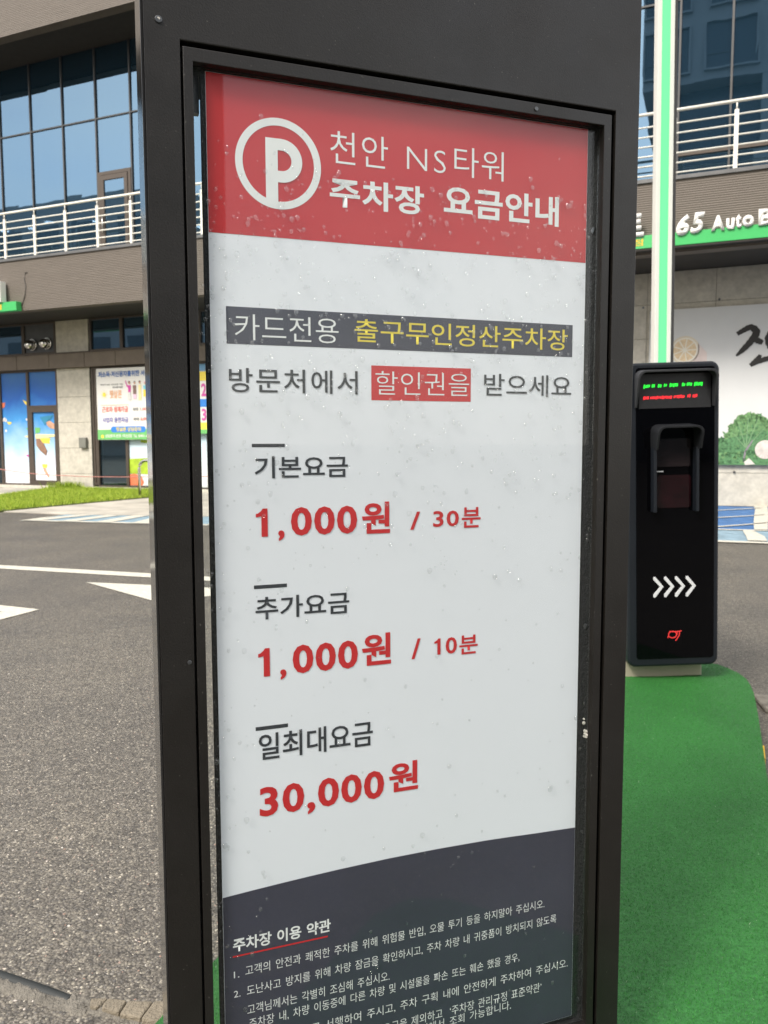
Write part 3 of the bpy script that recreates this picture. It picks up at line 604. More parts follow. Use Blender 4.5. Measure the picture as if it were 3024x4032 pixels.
pr(wC, 'skind', kk((350, 985), (385, 985), (425, 1040), (455, 1110), (440, 1155), (385, 1105), (352, 1050)), 3)
pr(wC, 'sleeve', kk((458, 1118), (530, 1160), (585, 1215), (585, 1318), (520, 1260), (440, 1165)), 3)
pr(wC, 'yprint', kk((398, 1236), (450, 1238), (442, 1275), (402, 1272)), 1)
pr(wC, 'skin', kk((405, 1270), (430, 1275), (468, 1368), (455, 1370), (415, 1310)), 2)
pr(wC, 'skin', kk((545, 1078), (585, 1072), (585, 1112), (550, 1110)), 1)
pr(wE, 'limeprint', [(-13.35, 0.78), (-12.9, 0.80), (-12.24, 0.82), (-12.24, 0.40), (-13.35, 0.42)], 1)
pr(wE, 'oprint', [(-13.35, 0.13), (-13.35, 0.40), (-13.2, 0.42), (-13.0, 0.36), (-12.93, 0.22), (-12.95, 0.13)], 2)
pr(wE, 'blueprint2', [(-12.85, 0.13), (-12.75, 0.30), (-12.55, 0.40), (-12.24, 0.41), (-12.24, 0.13)], 3)
pr(wE, 'bannerw', [(-12.98, 0.13), (-12.80, 0.28), (-12.62, 0.14)], 4)
for k in range(10): pr(wE, 'limeprint', disc(-12.95 + k * 0.075, 1.22 - 0.05 * random.random() - (0.03 if k in (3, 4, 7, 8) else 0), 0.045, 7), 1)

# railing: one thing, rails and posts as parts
rl = empty('balcony_railing', (*fw(-6, DF + 0.10), 5.42), YF)
tag(rl, 'white tubular railing with horizontal bars along the edge of the upper balcony', 'railing')
def ru(u_): return u_ + 6
tube('top_rail', M['rail'], rl, [(ru(UL + 1), 0, 1.06), (ru(UR - 0.5), 0, 1.06)], 0.026, 12)
rail0 = tube('rail', M['rail'], rl, [(ru(UL + 1), 0, 0), (ru(UR - 0.5), 0, 0)], 0.0145, 8); rail0.location = (0, 0, 0.08)
for z_ in (0.235, 0.39, 0.545, 0.70, 0.855): o = rail0.copy(); COL.objects.link(o); o.location = (0, 0, z_)
def mkpost():
    bm = bmesh.new(); add_box(bm, -0.032, 0.032, -0.02, 0.02, 0.0, 0.93); p = from_bm('post', bm, M['rail'], rl, bevel=0.004)
    pin = tube('pin', M['rail'], p, [(0, 0, 0.93), (0, 0, 1.05)], 0.012, 8); return p, pin
p0_, pin0 = mkpost(); ups = [0.10 + 0.9157 * k for k in range(-28, 7)]
p0_.location = (ru(ups[0]), 0.0, 0.0)
for u_ in ups[1:]:
    q = p0_.copy(); COL.objects.link(q); q.location = (ru(u_), 0.0, 0.0); g = pin0.copy(); COL.objects.link(g); g.parent = q

# green shop sign on the right
def at_facade(name, u_, d_, z_): return empty(name, (*fw(u_, d_), z_), YF)
sg = at_facade('shop_sign', 0, DF - 0.16, 4.29)
tag(sg, 'long green fascia sign strip with white 65 Auto B lettering above the white banner', 'shop sign')
box('sign_band', M['greensign'], sg, -9.0, 6.5, 0, 0.155, 0, 0.205, 0.004)
box('sign_edge', M['soffit'], sg, -9.0, 6.5, 0.01, 0.155, -0.03, -0.001)
for ch, a0, a1, z0, z1, sh in (('6', -0.735, -0.54, 0.14, 0.46, .28), ('5', -0.525, -0.315, 0.155, 0.475, .28), ('A', -0.215, -0.02, 0.165, 0.395, 0), ('u', 0.0, 0.118, 0.168, 0.335, 0), ('t', 0.132, 0.215, 0.175, 0.385, 0), ('o', 0.228, 0.392, 0.178, 0.352, 0), ('B', 0.455, 0.66, 0.18, 0.42, 0), ('트', -1.62, -1.227, 0.19, 0.555, 0)):
    text(ch, a0, a1, z0, z1, -0.03, M['signwhite'], sg, bold=0.04, shear=sh * 0.7, extrude=0.03)
text('점', -1.40, -1.235, 0.045, 0.155, -0.004, M['signyel'], sg, bold=0.02)
sg2 = at_facade('shop_sign', -15.2, DF - 0.16, 4.205)
tag(sg2, 'green sign end with a white panel above it, left of the stray wire', 'shop sign')
box('sign_band', M['greensign'], sg2, -3.0, 0.265, 0, 0.155, 0, 0.205, 0.004)
box('sign_panel', M['signwhite'], sg2, -3.0, -0.155, -0.05, 0.12, 0.207, 0.68, 0.01)
box('sign_mark', M['signyel'], sg2, -0.26, -0.185, -0.004, -0.001, 0.04, 0.16)
# stray wire on the cladding
wpts = [(-14.98 + du, dz) for du, dz in ((0.0, 4.25), (0.10, 4.36), (0.20, 4.55), (0.235, 4.75), (0.20, 4.93), (0.24, 5.05), (0.30, 5.07))]
tag(tube('stray_wire', M['wire'], None, [(*fw(u_ - 0.03, DF - 0.014), z_) for u_, z_ in wpts], 0.008, 6), 'thin dark wire curling over the brown cladding under the railing', 'wire')
# pink rope across the shop windows
rp_ = [(-18.5, 0.62), (-17.5, 0.50), (-16.5, 0.40), (-15.6, 0.36), (-14.5, 0.335), (-13.4, 0.345), (-12.0, 0.37), (-10.5, 0.40)]
tag(tube('rope', M['rope'], None, [(*fw(u_, DW - 0.2), z_) for u_, z_ in rp_], 0.011, 6), 'thin pinkish rope strung low across the shop windows', 'rope')

# banner with loan advert, left
def banner(name, u0, u1, z0, z1, d_, m, label, wav=0.004):
    b_ = at_facade(name, u0, d_, z0); tag(b_, label, 'banner'); bm = bmesh.new(); W_, H_ = u1 - u0, z1 - z0; nx, nz = 24, 18
    g = [[bm.verts.new((W_ * i / nx, wav * math.sin(i * 1.1 + j * 0.35) * (0.4 + 0.6 * math.sin(j * 0.5) ** 2) + 0.006, H_ * j / nz)) for i in range(nx + 1)] for j in range(nz + 1)]
    for j in range(nz):
        for i in range(nx): bm.faces.new((g[j][i], g[j][i + 1], g[j + 1][i + 1], g[j + 1][i]))
    from_bm('vinyl', bm, m, b_, smooth=True); return b_, W_, H_
b1, W_, H_ = banner('banner', -14.20, -11.62, 1.245, 2.985, DW - 0.09, M['bannerw'], 'white loan advert banner with green foot over the shop window beside the column', 0.003)
YB = -0.003
def by(x, y): return ((x - 110) / 1340 * 1.66, 1.735 - (y - 185) / 1800 * 1.735)
def btext(s, x0, y0, x1, y1, m, bold=0.02, k=0, word=1.0):
    a0 = by(x0, y1); a1 = by(x1, y0); text(s, a0[0], a1[0], a0[1], a1[1], YB - 0.002 * k, M[m], b1, bold=bold, word=word)
btext('저소득·저신용자를위한 서민 대출', 165, 255, 1640, 400, 'blueprint', 0.03)
btext('희망이 되는 서민금융 지원', 215, 565, 775, 605, 'greyprint', 0.02); btext('대표상품 햇살론', 515, 635, 775, 680, 'greyprint', 0.03)
btext('햇살론', 440, 730, 740, 930, 'orangeprint', 0.01)
btext('근로자 생계자금', 235, 1140, 885, 1285, 'salmon', 0.02); btext('사업자 운전자금', 240, 1410, 885, 1545, 'purpleprint', 0.02)
btext('최대', 1000, 1180, 1130, 1260, 'greyprint', 0.03); btext('1,000만원', 1180, 1170, 1560, 1265, 'salmon', 0.01)
btext('최대', 1005, 1425, 1140, 1505, 'greyprint', 0.03); btext('2,000만원', 1180, 1415, 1560, 1510, 'salmon', 0.03)
flat('print', M['greenprint'], b1, [by(112, 1975), by(2190, 1975), by(2190, 1715), by(112, 1725)], YB)
c0, c1 = by(450, 1795), by(1300, 1645); flat('print', M['blueprint2'], b1, rrect(c0[0], c1[0], c0[1], c1[1], 0.065, 5), YB - 0.002)
btext('햇살론 상담문의', 580, 1665, 1185, 1770, 'yprint', 0.02, 2)
btext('상담문의 본점', 300, 1840, 690, 1925, 'bannerw', 0.02, 1); btext('여신팀', 730, 1840, 960, 1925, 'bannerw', 0.02, 1); btext('Tel.', 1000, 1850, 1090, 1925, 'bannerw', 0.02, 1); btext('041-622-2', 1120, 1850, 1560, 1920, 'bannerw', 0.02, 1)
flat('print', M['yprint'], b1, disc(*by(230, 1895), 0.045, 12), YB - 0.002)
flat('print', M['yprint'], b1, disc(*by(302, 835), 0.055, 16), YB)
for k in range(8):
    a_ = k * math.pi / 4; c_ = by(302, 835); d0, d1 = 0.07, 0.12
    flat('print', M['cream'], b1, [(c_[0] + d0 * math.cos(a_ - .15), c_[1] + d0 * math.sin(a_ - .15)), (c_[0] + d1 * math.cos(a_), c_[1] + d1 * math.sin(a_)), (c_[0] + d0 * math.cos(a_ + .15), c_[1] + d0 * math.sin(a_ + .15))], YB)
def bfig(xc, top, mid, low, hair, mt, mb, w=36):
    flat('print', M[hair], b1, disc(*by(xc, top), 0.034, 12), YB - 0.001); flat('print', M['skin'], b1, disc(*by(xc + 4, top + 25), 0.026, 12), YB - 0.002)
    flat('print', M[mt], b1, [by(xc - w, top + 75), by(xc + w, top + 75), by(xc + w - 6, mid), by(xc - w + 6, mid)], YB - 0.001)
    flat('print', M[mb], b1, [by(xc - w + 4, mid), by(xc + w - 4, mid), by(xc + w, low), by(xc - w, low)], YB - 0.001)
bfig(932, 545, 795, 985, 'brownp', 'pink', 'banner'); bfig(1060, 550, 845, 960, 'greyprint', 'brownp', 'pinkpale', 42); bfig(1185, 545, 800, 1000, 'brownp', 'cream', 'cream')
bfig(1312, 560, 740, 915, 'pinkpale', 'cyanp', 'yprint', 44); bfig(1440, 530, 760, 990, 'brownp', 'brush', 'cyanp', 40)
flat('print', M['pink'], b1, [by(830, 500), by(850, 500), by(890, 620), by(915, 640), by(910, 690), by(870, 640)], YB - 0.003)
o = flat('print', M['orangeprint'], b1, [by(200, 1100), by(905, 1100), by(905, 1108), by(200, 1108)], YB)
# yellow advert banner glimpsed through the gap
b2, W2, H2 = banner('banner', -11.5, -9.9, 1.38, 2.82, DW - 0.09, M['bannerw'], 'yellow, white and blue striped advert banner seen through the gap in the sign', 0.0)
for z0, z1, mm in ((1.22, 1.43, 'yprint'), (0.62, 0.80, 'blueprint2'), (0.10, 0.26, 'yprint'), (0.0, 0.10, 'greenprint')): flat('print', M[mm], b2, [(0.01, z0), (1.59, z0), (1.59, z1), (0.01, z1)], -0.001)
text('2.', 0.40, 0.60, 0.86, 1.16, -0.002, M['pink'], b2, bold=0.03); text('3.', 0.40, 0.60, 0.30, 0.58, -0.002, M['pink'], b2, bold=0.03)

# banner on right wall
b3, W3, H3 = banner('banner', -1.235, 3.6, 0.742, 3.545, DW - 0.07, M['banner'], 'large white banner with lemon, kale and black brush lettering on the right wall', 0.0)
def bp3(u_, z_): return (u_ + 1.235, z_ - 0.742)
Y3 = 0.003
def F3(m_, pts, k=0, name='print'): return flat(name, M[m_], b3, [bp3(*p) for p in pts], Y3 - 0.0015 * k)
M['rind'] = mat('lemon_rind_print', (0.66, 0.58, 0.44), 0.5, var=0.05); M['pulp'] = mat('lemon_pulp_print', (0.68, 0.53, 0.33), 0.5, var=0.18, scale=22); M['pith'] = mat('lemon_pith_print', (0.76, 0.72, 0.62), 0.5, var=0)
F3('rind', disc(-0.62, 2.81, 0.25, 40), 0); F3('pith', disc(-0.62, 2.81, 0.222, 40), 1)
for k in range(9):
    a0, a1 = 2 * math.pi * (k + .07) / 9, 2 * math.pi * (k + .93) / 9
    F3('pulp', [(-0.62 + 0.03 * math.cos((a0 + a1) / 2), 2.81 + 0.03 * math.sin((a0 + a1) / 2))] + [(-0.62 + 0.195 * math.cos(a0 + (a1 - a0) * j / 6), 2.81 + 0.195 * math.sin(a0 + (a1 - a0) * j / 6)) for j in range(7)], 2)
M['peach'] = mat('peach_print', (0.66, 0.56, 0.52), 0.5, var=0.05)
F3('peach', [(-0.40, 2.93), (-0.25, 2.75), (-0.24, 2.55), (-0.55, 2.5), (-0.5, 2.6), (-0.42, 2.72)], 0)
# brush lettering 진 and the next stroke
n4 = 0.4295
def Q(x, y):   # measured points of the lettering on the banner, metres
    return (0.231 + (x - 465) * 0.00252 * 0.995, 3.20 - (y - 290) * 0.00245 + (x - 600) * 0.00022)
def brush(pts, ws, k=2):
    ws = [w * 1.25 for w in ws]
    L, Rr = [], []
    P_ = [Vector(Q(*p)) for p in pts]
    out = []
    for i in range(len(P_) - 1):
        for t_ in np.linspace(0, 1, 8, endpoint=False):
            q0, q1, q2, q3 = P_[max(i - 1, 0)], P_[i], P_[i + 1], P_[min(i + 2, len(P_) - 1)]
            c = 0.5 * ((2 * q1) + (q2 - q0) * t_ + (2 * q0 - 5 * q1 + 4 * q2 - q3) * t_ ** 2 + (3 * q1 - q0 - 3 * q2 + q3) * t_ ** 3)
            out.append((c, ws[i] * (1 - t_) + ws[i + 1] * t_))
    out.append((P_[-1], ws[-1]))
    for j, (c, w_) in enumerate(out):
        d_ = (out[min(j + 1, len(out) - 1)][0] - out[max(j - 1, 0)][0]).normalized(); nn = Vector((-d_.y, d_.x)) * w_ * (1 + 0.08 * math.sin(j * 1.7))
        L.append(c + nn); Rr.append(c - nn)
    bm = bmesh.new(); A = [bm.verts.new((p.x + 1.235, Y3 - 0.0015 * k, p.y - 0.742)) for p in L]; B = [bm.verts.new((p.x + 1.235, Y3 - 0.0015 * k, p.y - 0.742)) for p in Rr]
    for j in range(len(A) - 1): bm.faces.new((A[j], A[j + 1], B[j + 1], B[j]))
    me = bpy.data.meshes.new('lettering'); bm.to_mesh(me); bm.free(); link('lettering', me, M['brush'], b3)
brush([(468, 340), (510, 318), (555, 305), (590, 345), (560, 400), (510, 455), (466, 495)], [.028, .036, .042, .05, .045, .038, .012])
brush([(560, 385), (600, 405), (632, 425)], [.03, .042, .03], 3)
brush([(688, 290), (700, 340), (672, 400), (690, 465)], [.03, .055, .055, .055])
brush([(620, 508), (600, 545), (558, 575)], [.02, .045, .025], 3)
brush([(560, 572), (620, 550), (680, 540), (745, 545)], [.02, .035, .035, .04], 4)
brush([(800, 380), (770, 440), (716, 495)], [.05, .035, .012])
# kale leaves and garlic
def leaf(cx, cz, r0, r1, a0, a1, n_=90, am=0.10, ph=0):
    out = []
    for k in range(n_ + 1):
        a_ = a0 + (a1 - a0) * k / n_; rr_ = 1 + am * math.sin(k * 1.9 + ph) * 0.5 + am * 0.6 * math.sin(k * 0.61 + ph * 2)
        out.append((cx + r0 * rr_ * math.cos(a_), cz + r1 * rr_ * math.sin(a_)))
    return out
for kx, (nm_, c_) in enumerate((('kale_dark', (0.045, 0.13, 0.05)), ('kale_mid', (0.085, 0.21, 0.085)), ('kale_light', (0.13, 0.26, 0.10)))): M[nm_] = mat(nm_ + '_print', c_, 0.5, var=0.45, scale=22)
F3('kale_dark', leaf(0.02, 0.80, 0.42, 0.42, 0.0, math.pi), 0)
F3('kale_mid', leaf(0.10, 0.82, 0.30, 0.36, 0.1, math.pi, ph=1), 1)
F3('kale_mid', leaf(0.52, 1.02, 0.42, 0.62, -0.15, math.pi + 0.15, ph=2), 2)
F3('kale_light', leaf(0.48, 1.12, 0.36, 0.50, 0.5, 2.9, ph=3), 3)
F3('kale_dark', leaf(0.62, 0.80, 0.50, 0.20, 0.0, math.pi, ph=4), 4)
F3('kale_mid', [(-1.1, 0.75), (-0.6, 0.95), (0.0, 0.98), (0.5, 0.9), (0.9, 0.93), (1.6, 0.92), (1.6, 0.746), (-1.1, 0.746)], 5)
for k in range(26):
    a_ = 0.35 + k * 0.1; F3('kale_light', disc(0.50 + 0.40 * math.cos(a_) * random.uniform(.9, 1.05), 1.07 + 0.55 * math.sin(a_) * random.uniform(.92, 1.05), random.uniform(.03, .055), 8), 4)
for k in range(150):
    a_ = random.uniform(0, math.pi); q_ = random.uniform(.3, 1.03); lx, lz = 0.50 + 0.42 * q_ * math.cos(a_), 1.02 + 0.60 * q_ * math.sin(a_); th_ = math.atan2(lz - 0.98, lx - 0.44); L_ = random.uniform(.04, .10); wv = random.uniform(.008, .02)
    F3(random.choice(['kale_light', 'kale_mid', 'kale_mid', 'kale_dark']), [(lx, lz), (lx + L_ * .5 * math.cos(th_) - wv * math.sin(th_), lz + L_ * .5 * math.sin(th_) + wv * math.cos(th_)), (lx + L_ * math.cos(th_), lz + L_ * math.sin(th_)), (lx + L_ * .5 * math.cos(th_) + wv * math.sin(th_), lz + L_ * .5 * math.sin(th_) - wv * math.cos(th_))], 4)
for k in range(60):
    F3(random.choice(['kale_light', 'kale_mid', 'kale_dark']), disc(random.uniform(0.0, 0.9), random.uniform(0.78, 1.0), random.uniform(.012, .035), 6), 6)
M['vein'] = mat('leaf_vein_print', (0.20, 0.33, 0.17), 0.5, var=0)
M['veinp'] = mat('leaf_stem_print', (0.25, 0.22, 0.24), 0.5, var=0)
for tx, tz, w_ in ((0.30, 1.50, .006), (0.46, 1.58, .007), (0.62, 1.56, .007), (0.78, 1.46, .007), (0.84, 1.30, .006), (0.22, 1.32, .005)):
    F3('vein', [(0.44, 1.04), (0.455, 1.04), (tx + w_, tz), (tx, tz)], 5)
F3('veinp', [(0.415, 0.98), (0.45, 0.98), (0.56, 1.18), (0.54, 1.19)], 6); F3('veinp', [(0.40, 0.80), (0.43, 0.80), (0.45, 0.99), (0.42, 0.99)], 6)
M['garlic'] = mat('garlic_print', (0.60, 0.545, 0.49), 0.5, var=0.22, scale=7)
M['clove'] = mat('garlic_line_print', (0.50, 0.38, 0.36), 0.5, var=0.1)
F3('garlic', disc(0.755, 1.02, 0.165, 30), 7)
for k in range(5):
    a_ = -2.3 + k * 0.36; F3('clove', [(0.755 + .05 * math.cos(a_), 1.02 + .05 * math.sin(a_)), (0.755 + .158 * math.cos(a_ - .035), 1.02 + .158 * math.sin(a_ - .035)), (0.755 + .158 * math.cos(a_ + .05), 1.02 + .158 * math.sin(a_ + .05))], 8)
F3('garlic', disc(1.0, 1.12, 0.17, 30), 7); F3('garlic', [(0.42, 0.80), (0.50, 0.87), (0.60, 0.76), (0.44, 0.746)], 7)
M['grommet'] = M['chrome']
for u_, z_ in ((-0.072, 3.68), (-1.36, 3.62), (0.268, 0.62), (-1.1, 0.62)):
    p_ = fw(u_, DW); o = prism('banner_tie', M['screw'], None, disc(0, 0, 0.02, 10), -0.03, -0.004, 'y'); o.location = (p_[0], p_[1], z_); o.rotation_euler = (0, 0, YF)
    tag(o, {3.68: 'dark fixing stud above the large white banner', 3.62: 'dark fixing stud at the upper left corner of the large white banner'}.get(z_, 'dark fixing stud below the large white banner' + (' under the kale print' if u_ > 0 else ' behind the kiosk')), 'fixing')

# bicycle hoop stand
hp = []
r_ = 0.30
c = Vector((-5.144, 16.726, 0)); dr = Vector((T2[0], T2[1], 0))
for z_ in (0.0, 0.4, 0.62): hp.append(c + Vector((0, 0, z_)))
for k in range(1, 9): a_ = math.pi / 2 * k / 8; hp.append(c + dr * r_ * 0.6 * (1 - math.cos(a_)) + Vector((0, 0, 0.62 + 0.18 * math.sin(a_))))
hp.append(c + dr * 0.7 + Vector((0, 0, 0.80)))
for k in range(1, 9): a_ = math.pi / 2 * k / 8; hp.append(c + dr * (0.7 + 0.18 * math.sin(a_)) + Vector((0, 0, 0.80 - 0.18 * (1 - math.cos(a_)))))
hp.append(c + dr * 0.88)
tag(tube('bike_stand', M['chrome'], None, hp, 0.03, 12), 'bent steel hoop stand on the pavement beside the sign', 'bike stand')

# ------------------------------------------------------------------ buildings across the road (seen mirrored in the glass)
ob = empty('office_building', (*fw(0, -30), 0), YF); tag(ob, 'pale concrete office block mirrored in the right upper windows', 'building')
KO = 1.424
box('wall', M['oppw'], ob, -5.9, 40, -14, 0, 25.6, 36)
zs = [26.3, 30.4]; u_ = -5.75
while u_ < 38:
    for z_ in zs:
        w_ = ring('window_frame', M['oppw'], ob, (u_ - 0.12, u_ + 3.12, z_ - 0.12, z_ + 3.12), (u_, u_ + 3.0, z_, z_ + 3.0), 0.0, 0.25, 0)
        box('pane', M['oppd'], w_, u_, u_ + 3.0, 0.003, 0.03, z_, z_ + 3.0); box('glazing_bar', M['mull'], w_, u_ + 1.47, u_ + 1.53, 0.03, 0.08, z_, z_ + 3.0); box('glazing_bar', M['mull'], w_, u_, u_ + 1.46, 0.03, 0.08, z_ + 0.9, z_ + 0.96)
    u_ += 4.4
box('base_wall', M['oppd'], ob, -3.9, 40, -14, -1.6, 0, 25.6)
box('base_pier', M['oppw'], ob, 1.9, 4.9, -1.6, -0.02, 0, 25.59); box('base_pier', M['oppw'], ob, 17, 20, -1.6, -0.02, 0, 25.59)
ob2 = empty('low_building', (*fw(-64, -30), 0), YF); tag(ob2, 'low grey building mirrored along the foot of the left upper windows', 'building')
box('wall', M['oppw'], ob2, -35, 18, -12, 0, 0, 24.5)
for k in range(10):
    for j in range(4): box('window', M['oppd'], ob2, -34 + k * 5.1, -31 + k * 5.1, 0.003, 0.05, 3 + j * 5.4, 6.0 + j * 5.4)

# ------------------------------------------------------------------ ticket kiosk
ki = empty('ticket_kiosk', (1.215, 3.33, 0.146), R(1.0), R(1.6)); ki.rotation_euler = (0, R(-1.6), R(1.0))
tag(ki, 'black glass parking ticket kiosk with display hood and arrow marks on the green island', 'parking kiosk')
prism('plinth', M['beige'], ki, rrect(-0.185, 0.155, 0.02, 0.17, 0.01, 3), 0.0, 0.068, 'z', bevel=0.003)
X0, X1, Z0, Z1 = -0.185, 0.198, 0.062, 1.332
kb = prism('body', M['kbody'], ki, rrect(X0, X1, Z0, Z1, 0.035, 8), -0.04, 0.18, 'y', bevel=0.010)
prism('front_glass', M['kglass'], ki, rrect(X0 + 0.036, X1 - 0.022, Z0 + 0.035, Z1 - 0.02, 0.012, 5), -0.0435, -0.038, 'y', bevel=0.001)
for zz in (): pass
# display with hood
box('display', M['kscreen'], ki, -0.139, 0.158, -0.0475, -0.044, 1.145, 1.285)
def hood(name, m, x0, x1, ztop, zl, zr, ybk, dtop, dbot, t_=0.008, rad=0.03):
    """arched hood: top plate with rounded shoulders and two side cheeks, sloping forward"""
    bm = bmesh.new(); prof = []
    prof.append((x0, zl))
    for k in range(7): a_ = math.pi - math.pi / 2 * k / 6; prof.append((x0 + rad + rad * math.cos(a_), ztop - rad + rad * math.sin(a_)))
    for k in range(7): a_ = math.pi / 2 - math.pi / 2 * k / 6; prof.append((x1 - rad + rad * math.cos(a_), ztop - rad + rad * math.sin(a_)))
    prof.append((x1, zr))
    cx_ = (x0 + x1) / 2
    inn = [(cx_ + (x - cx_) * (1 - t_ * 2 / (x1 - x0)), z - (t_ if z > zl + 0.02 else 0)) for x, z in prof]
    def dep(z): f_ = (z - zl) / (ztop - zl); return dbot + (dtop - dbot) * min(1, max(0, f_) ** 0.5)
    rows = []
    for L, sgn in ((prof, 0), (inn, 1)):
        rows.append([bm.verts.new((x, ybk, z)) for x, z in L]); rows.append([bm.verts.new((x, ybk - dep(z), z - 0.10 * dep(z))) for x, z in L])
    ob_, of_, ib_, if_ = rows
    for k in range(len(prof) - 1):
        bm.faces.new((ob_[k], ob_[k + 1], of_[k + 1], of_[k])); bm.faces.new((ib_[k], ib_[k + 1], if_[k + 1], if_[k])); bm.faces.new((of_[k], of_[k + 1], if_[k + 1], if_[k])); bm.faces.new((ob_[k], ob_[k + 1], ib_[k + 1], ib_[k]))
    for k in (0, -1): bm.faces.new((ob_[k], of_[k], if_[k], ib_[k]))
    return from_bm(name, bm, m, ki, smooth=False, bevel=0.0015)
hood('display_hood', M['kvisor'], -0.156, 0.172, 1.302, 1.15, 1.15, -0.043, 0.055, 0.012)
hood('scanner_hood', M['kdark'], -0.090, 0.096, 1.080, 0.985, 0.985, -0.043, 0.095, 0.070, rad=0.028)
for x_ in (-0.090, 0.084): prism('scanner_cheek', M['kbody'], ki, [(x_, 0.72), (x_ + 0.012, 0.72), (x_ + 0.012, 0.984), (x_, 0.984)], -0.085, -0.044, 'y', bevel=0.002)
prism('scanner_window', M['scanw'], ki, rrect(-0.066, 0.074, 0.905, 1.02, 0.008, 4), -0.0465, -0.0437, 'y')
prism('scanner_window', M['scanr'], ki, rrect(-0.064, 0.076, 0.735, 0.870, 0.012, 4), -0.0465, -0.0437, 'y')
box('slot_trim', M['arrow'], ki, -0.065, -0.038, -0.0475, -0.0437, 0.884, 0.888)
# led rows: scanned matrix text reads as broken bright dashes
def led(m, z_, xs_, slope):
    for x0, x1, hh in xs_:
        n_ = max(2, int((x1 - x0) / 0.006)); bm = bmesh.new()
        for k in range(n_):
            xa = x0 + (x1 - x0) * k / n_; xb = xa + (x1 - x0) / n_ * random.uniform(.7, .98); zz = z_ + slope * xa; h0 = 1.35 * hh * random.uniform(.6, 1.0); dz = random.uniform(-.0012, .0012)
            bm.faces.new([bm.verts.new(p) for p in ((xa, -0.0485, zz - h0 + dz), (xb, -0.0485, zz - h0 + dz), (xb + .002, -0.0485, zz + h0 + dz), (xa + .002, -0.0485, zz + h0 + dz))])
        me = bpy.data.meshes.new('led_text'); bm.to_mesh(me); bm.free(); link('led_text', me, m, ki)
gx = lambda p: -0.122 + (p - 218) * 0.000612
led(M['ledg'], 1.238, [(gx(220), gx(265), .006), (gx(275), gx(298), .005), (gx(316), gx(340), .005), (gx(356), gx(378), .005), (gx(395), gx(452), .006), (gx(478), gx(500), .005), (gx(510), gx(546), .005), (gx(560), gx(617), .006)], 0.02)
led(M['ledr'], 1.190, [(gx(218), gx(256), .005), (gx(264), gx(296), .005), (gx(298), gx(340), .005), (gx(342), gx(412), .005), (gx(422), gx(498), .005), (gx(515), gx(537), .005), (gx(550), gx(582), .005)], 0.02)
for k in range(4):
    x_ = -0.080 + k * 0.0455
    prism('arrow_mark', M['arrow'], ki, [(x_, 0.445), (x_ + 0.0085, 0.447), (x_ + 0.0435, 0.404), (x_ + 0.0085, 0.358), (x_, 0.361), (x_ + 0.001, 0.373), (x_ + 0.028, 0.404), (x_, 0.435)], -0.046, -0.0437, 'y', bevel=0.0008)
def stroke(parent, m, pts, w_, y):
    bm = bmesh.new(); A, B = [], []
    V_ = [Vector(p) for p in pts]
    for j, c in enumerate(V_):
        d_ = (V_[min(j + 1, len(V_) - 1)] - V_[max(j - 1, 0)]).normalized(); nn = Vector((-d_.y, d_.x)) * w_; A.append(bm.verts.new((c.x + nn.x, y, c.y + nn.y))); B.append(bm.verts.new((c.x - nn.x, y, c.y - nn.y)))
    for j in range(len(A) - 1): bm.faces.new((A[j], A[j + 1], B[j + 1], B[j]))
    me = bpy.data.meshes.new('logo'); bm.to_mesh(me); bm.free(); return link('logo', me, m, parent)
LX, LZ = 0.010, 0.205
sp = [(LX - 0.028, LZ - 0.020)] + [(LX - 0.008 + 0.017 * math.cos(a_), LZ - 0.006 + 0.014 * math.sin(a_)) for a_ in np.linspace(3.4, -2.6, 16)]
stroke(ki, M['logo'], sp, 0.0021, -0.0441)
stroke(ki, M['logo'], [(LX - 0.022, LZ + 0.008), (LX, LZ + 0.006), (LX + 0.02, LZ + 0.007), (LX + 0.03, LZ + 0.009)], 0.0021, -0.0445)
stroke(ki, M['logo'], [(LX + 0.022, LZ + 0.006), (LX + 0.02, LZ - 0.01), (LX + 0.01, LZ - 0.026), (LX + 0.004, LZ - 0.033)], 0.0021, -0.0443)
stroke(ki, M['logo'], [(LX + 0.012, LZ + 0.006), (LX + 0.01, LZ - 0.008), (LX + 0.001, LZ - 0.020)], 0.0018, -0.0447)
# ------------------------------------------------------------------ raised barrier boom with its housing behind the kiosk
bo = empty('barrier_gate', (1.372, 3.92, 0.0)); bo.rotation_euler = (0, R(-0.85), 0)
tag(bo, 'white barrier boom raised upright with a glowing green light strip behind the kiosk', 'barrier')
prism('housing', M['kbody'], bo, rrect(-0.13, 0.12, 0.02, 0.30, 0.02, 4), 0.0, 0.95, 'z', bevel=0.01)
tube('pivot', M['screw'], bo, [(0.0, -0.02, 0.86), (0.0, 0.10, 0.86)], 0.05, 16)
def bx(x0, x1, y0, y1, nm, mm): return box(nm, mm, bo, x0, x1, y0, y1, 0.80, 4.6, 0.0015)
bx(-0.034, 0.0435, 0.0, 0.045, 'boom', M['boomw']); bx(-0.034, -0.0165, -0.014, -0.0005, 'edge_channel', M['boomclear']); bx(-0.0155, 0.0235, -0.010, -0.0005, 'light_strip', M['boomled']); bx(0.0245, 0.0435, -0.014, -0.0005, 'edge_channel', M['boomclear']); bx(0.0445, 0.0585, -0.012, 0.045, 'rubber_edge', M['rubber'])

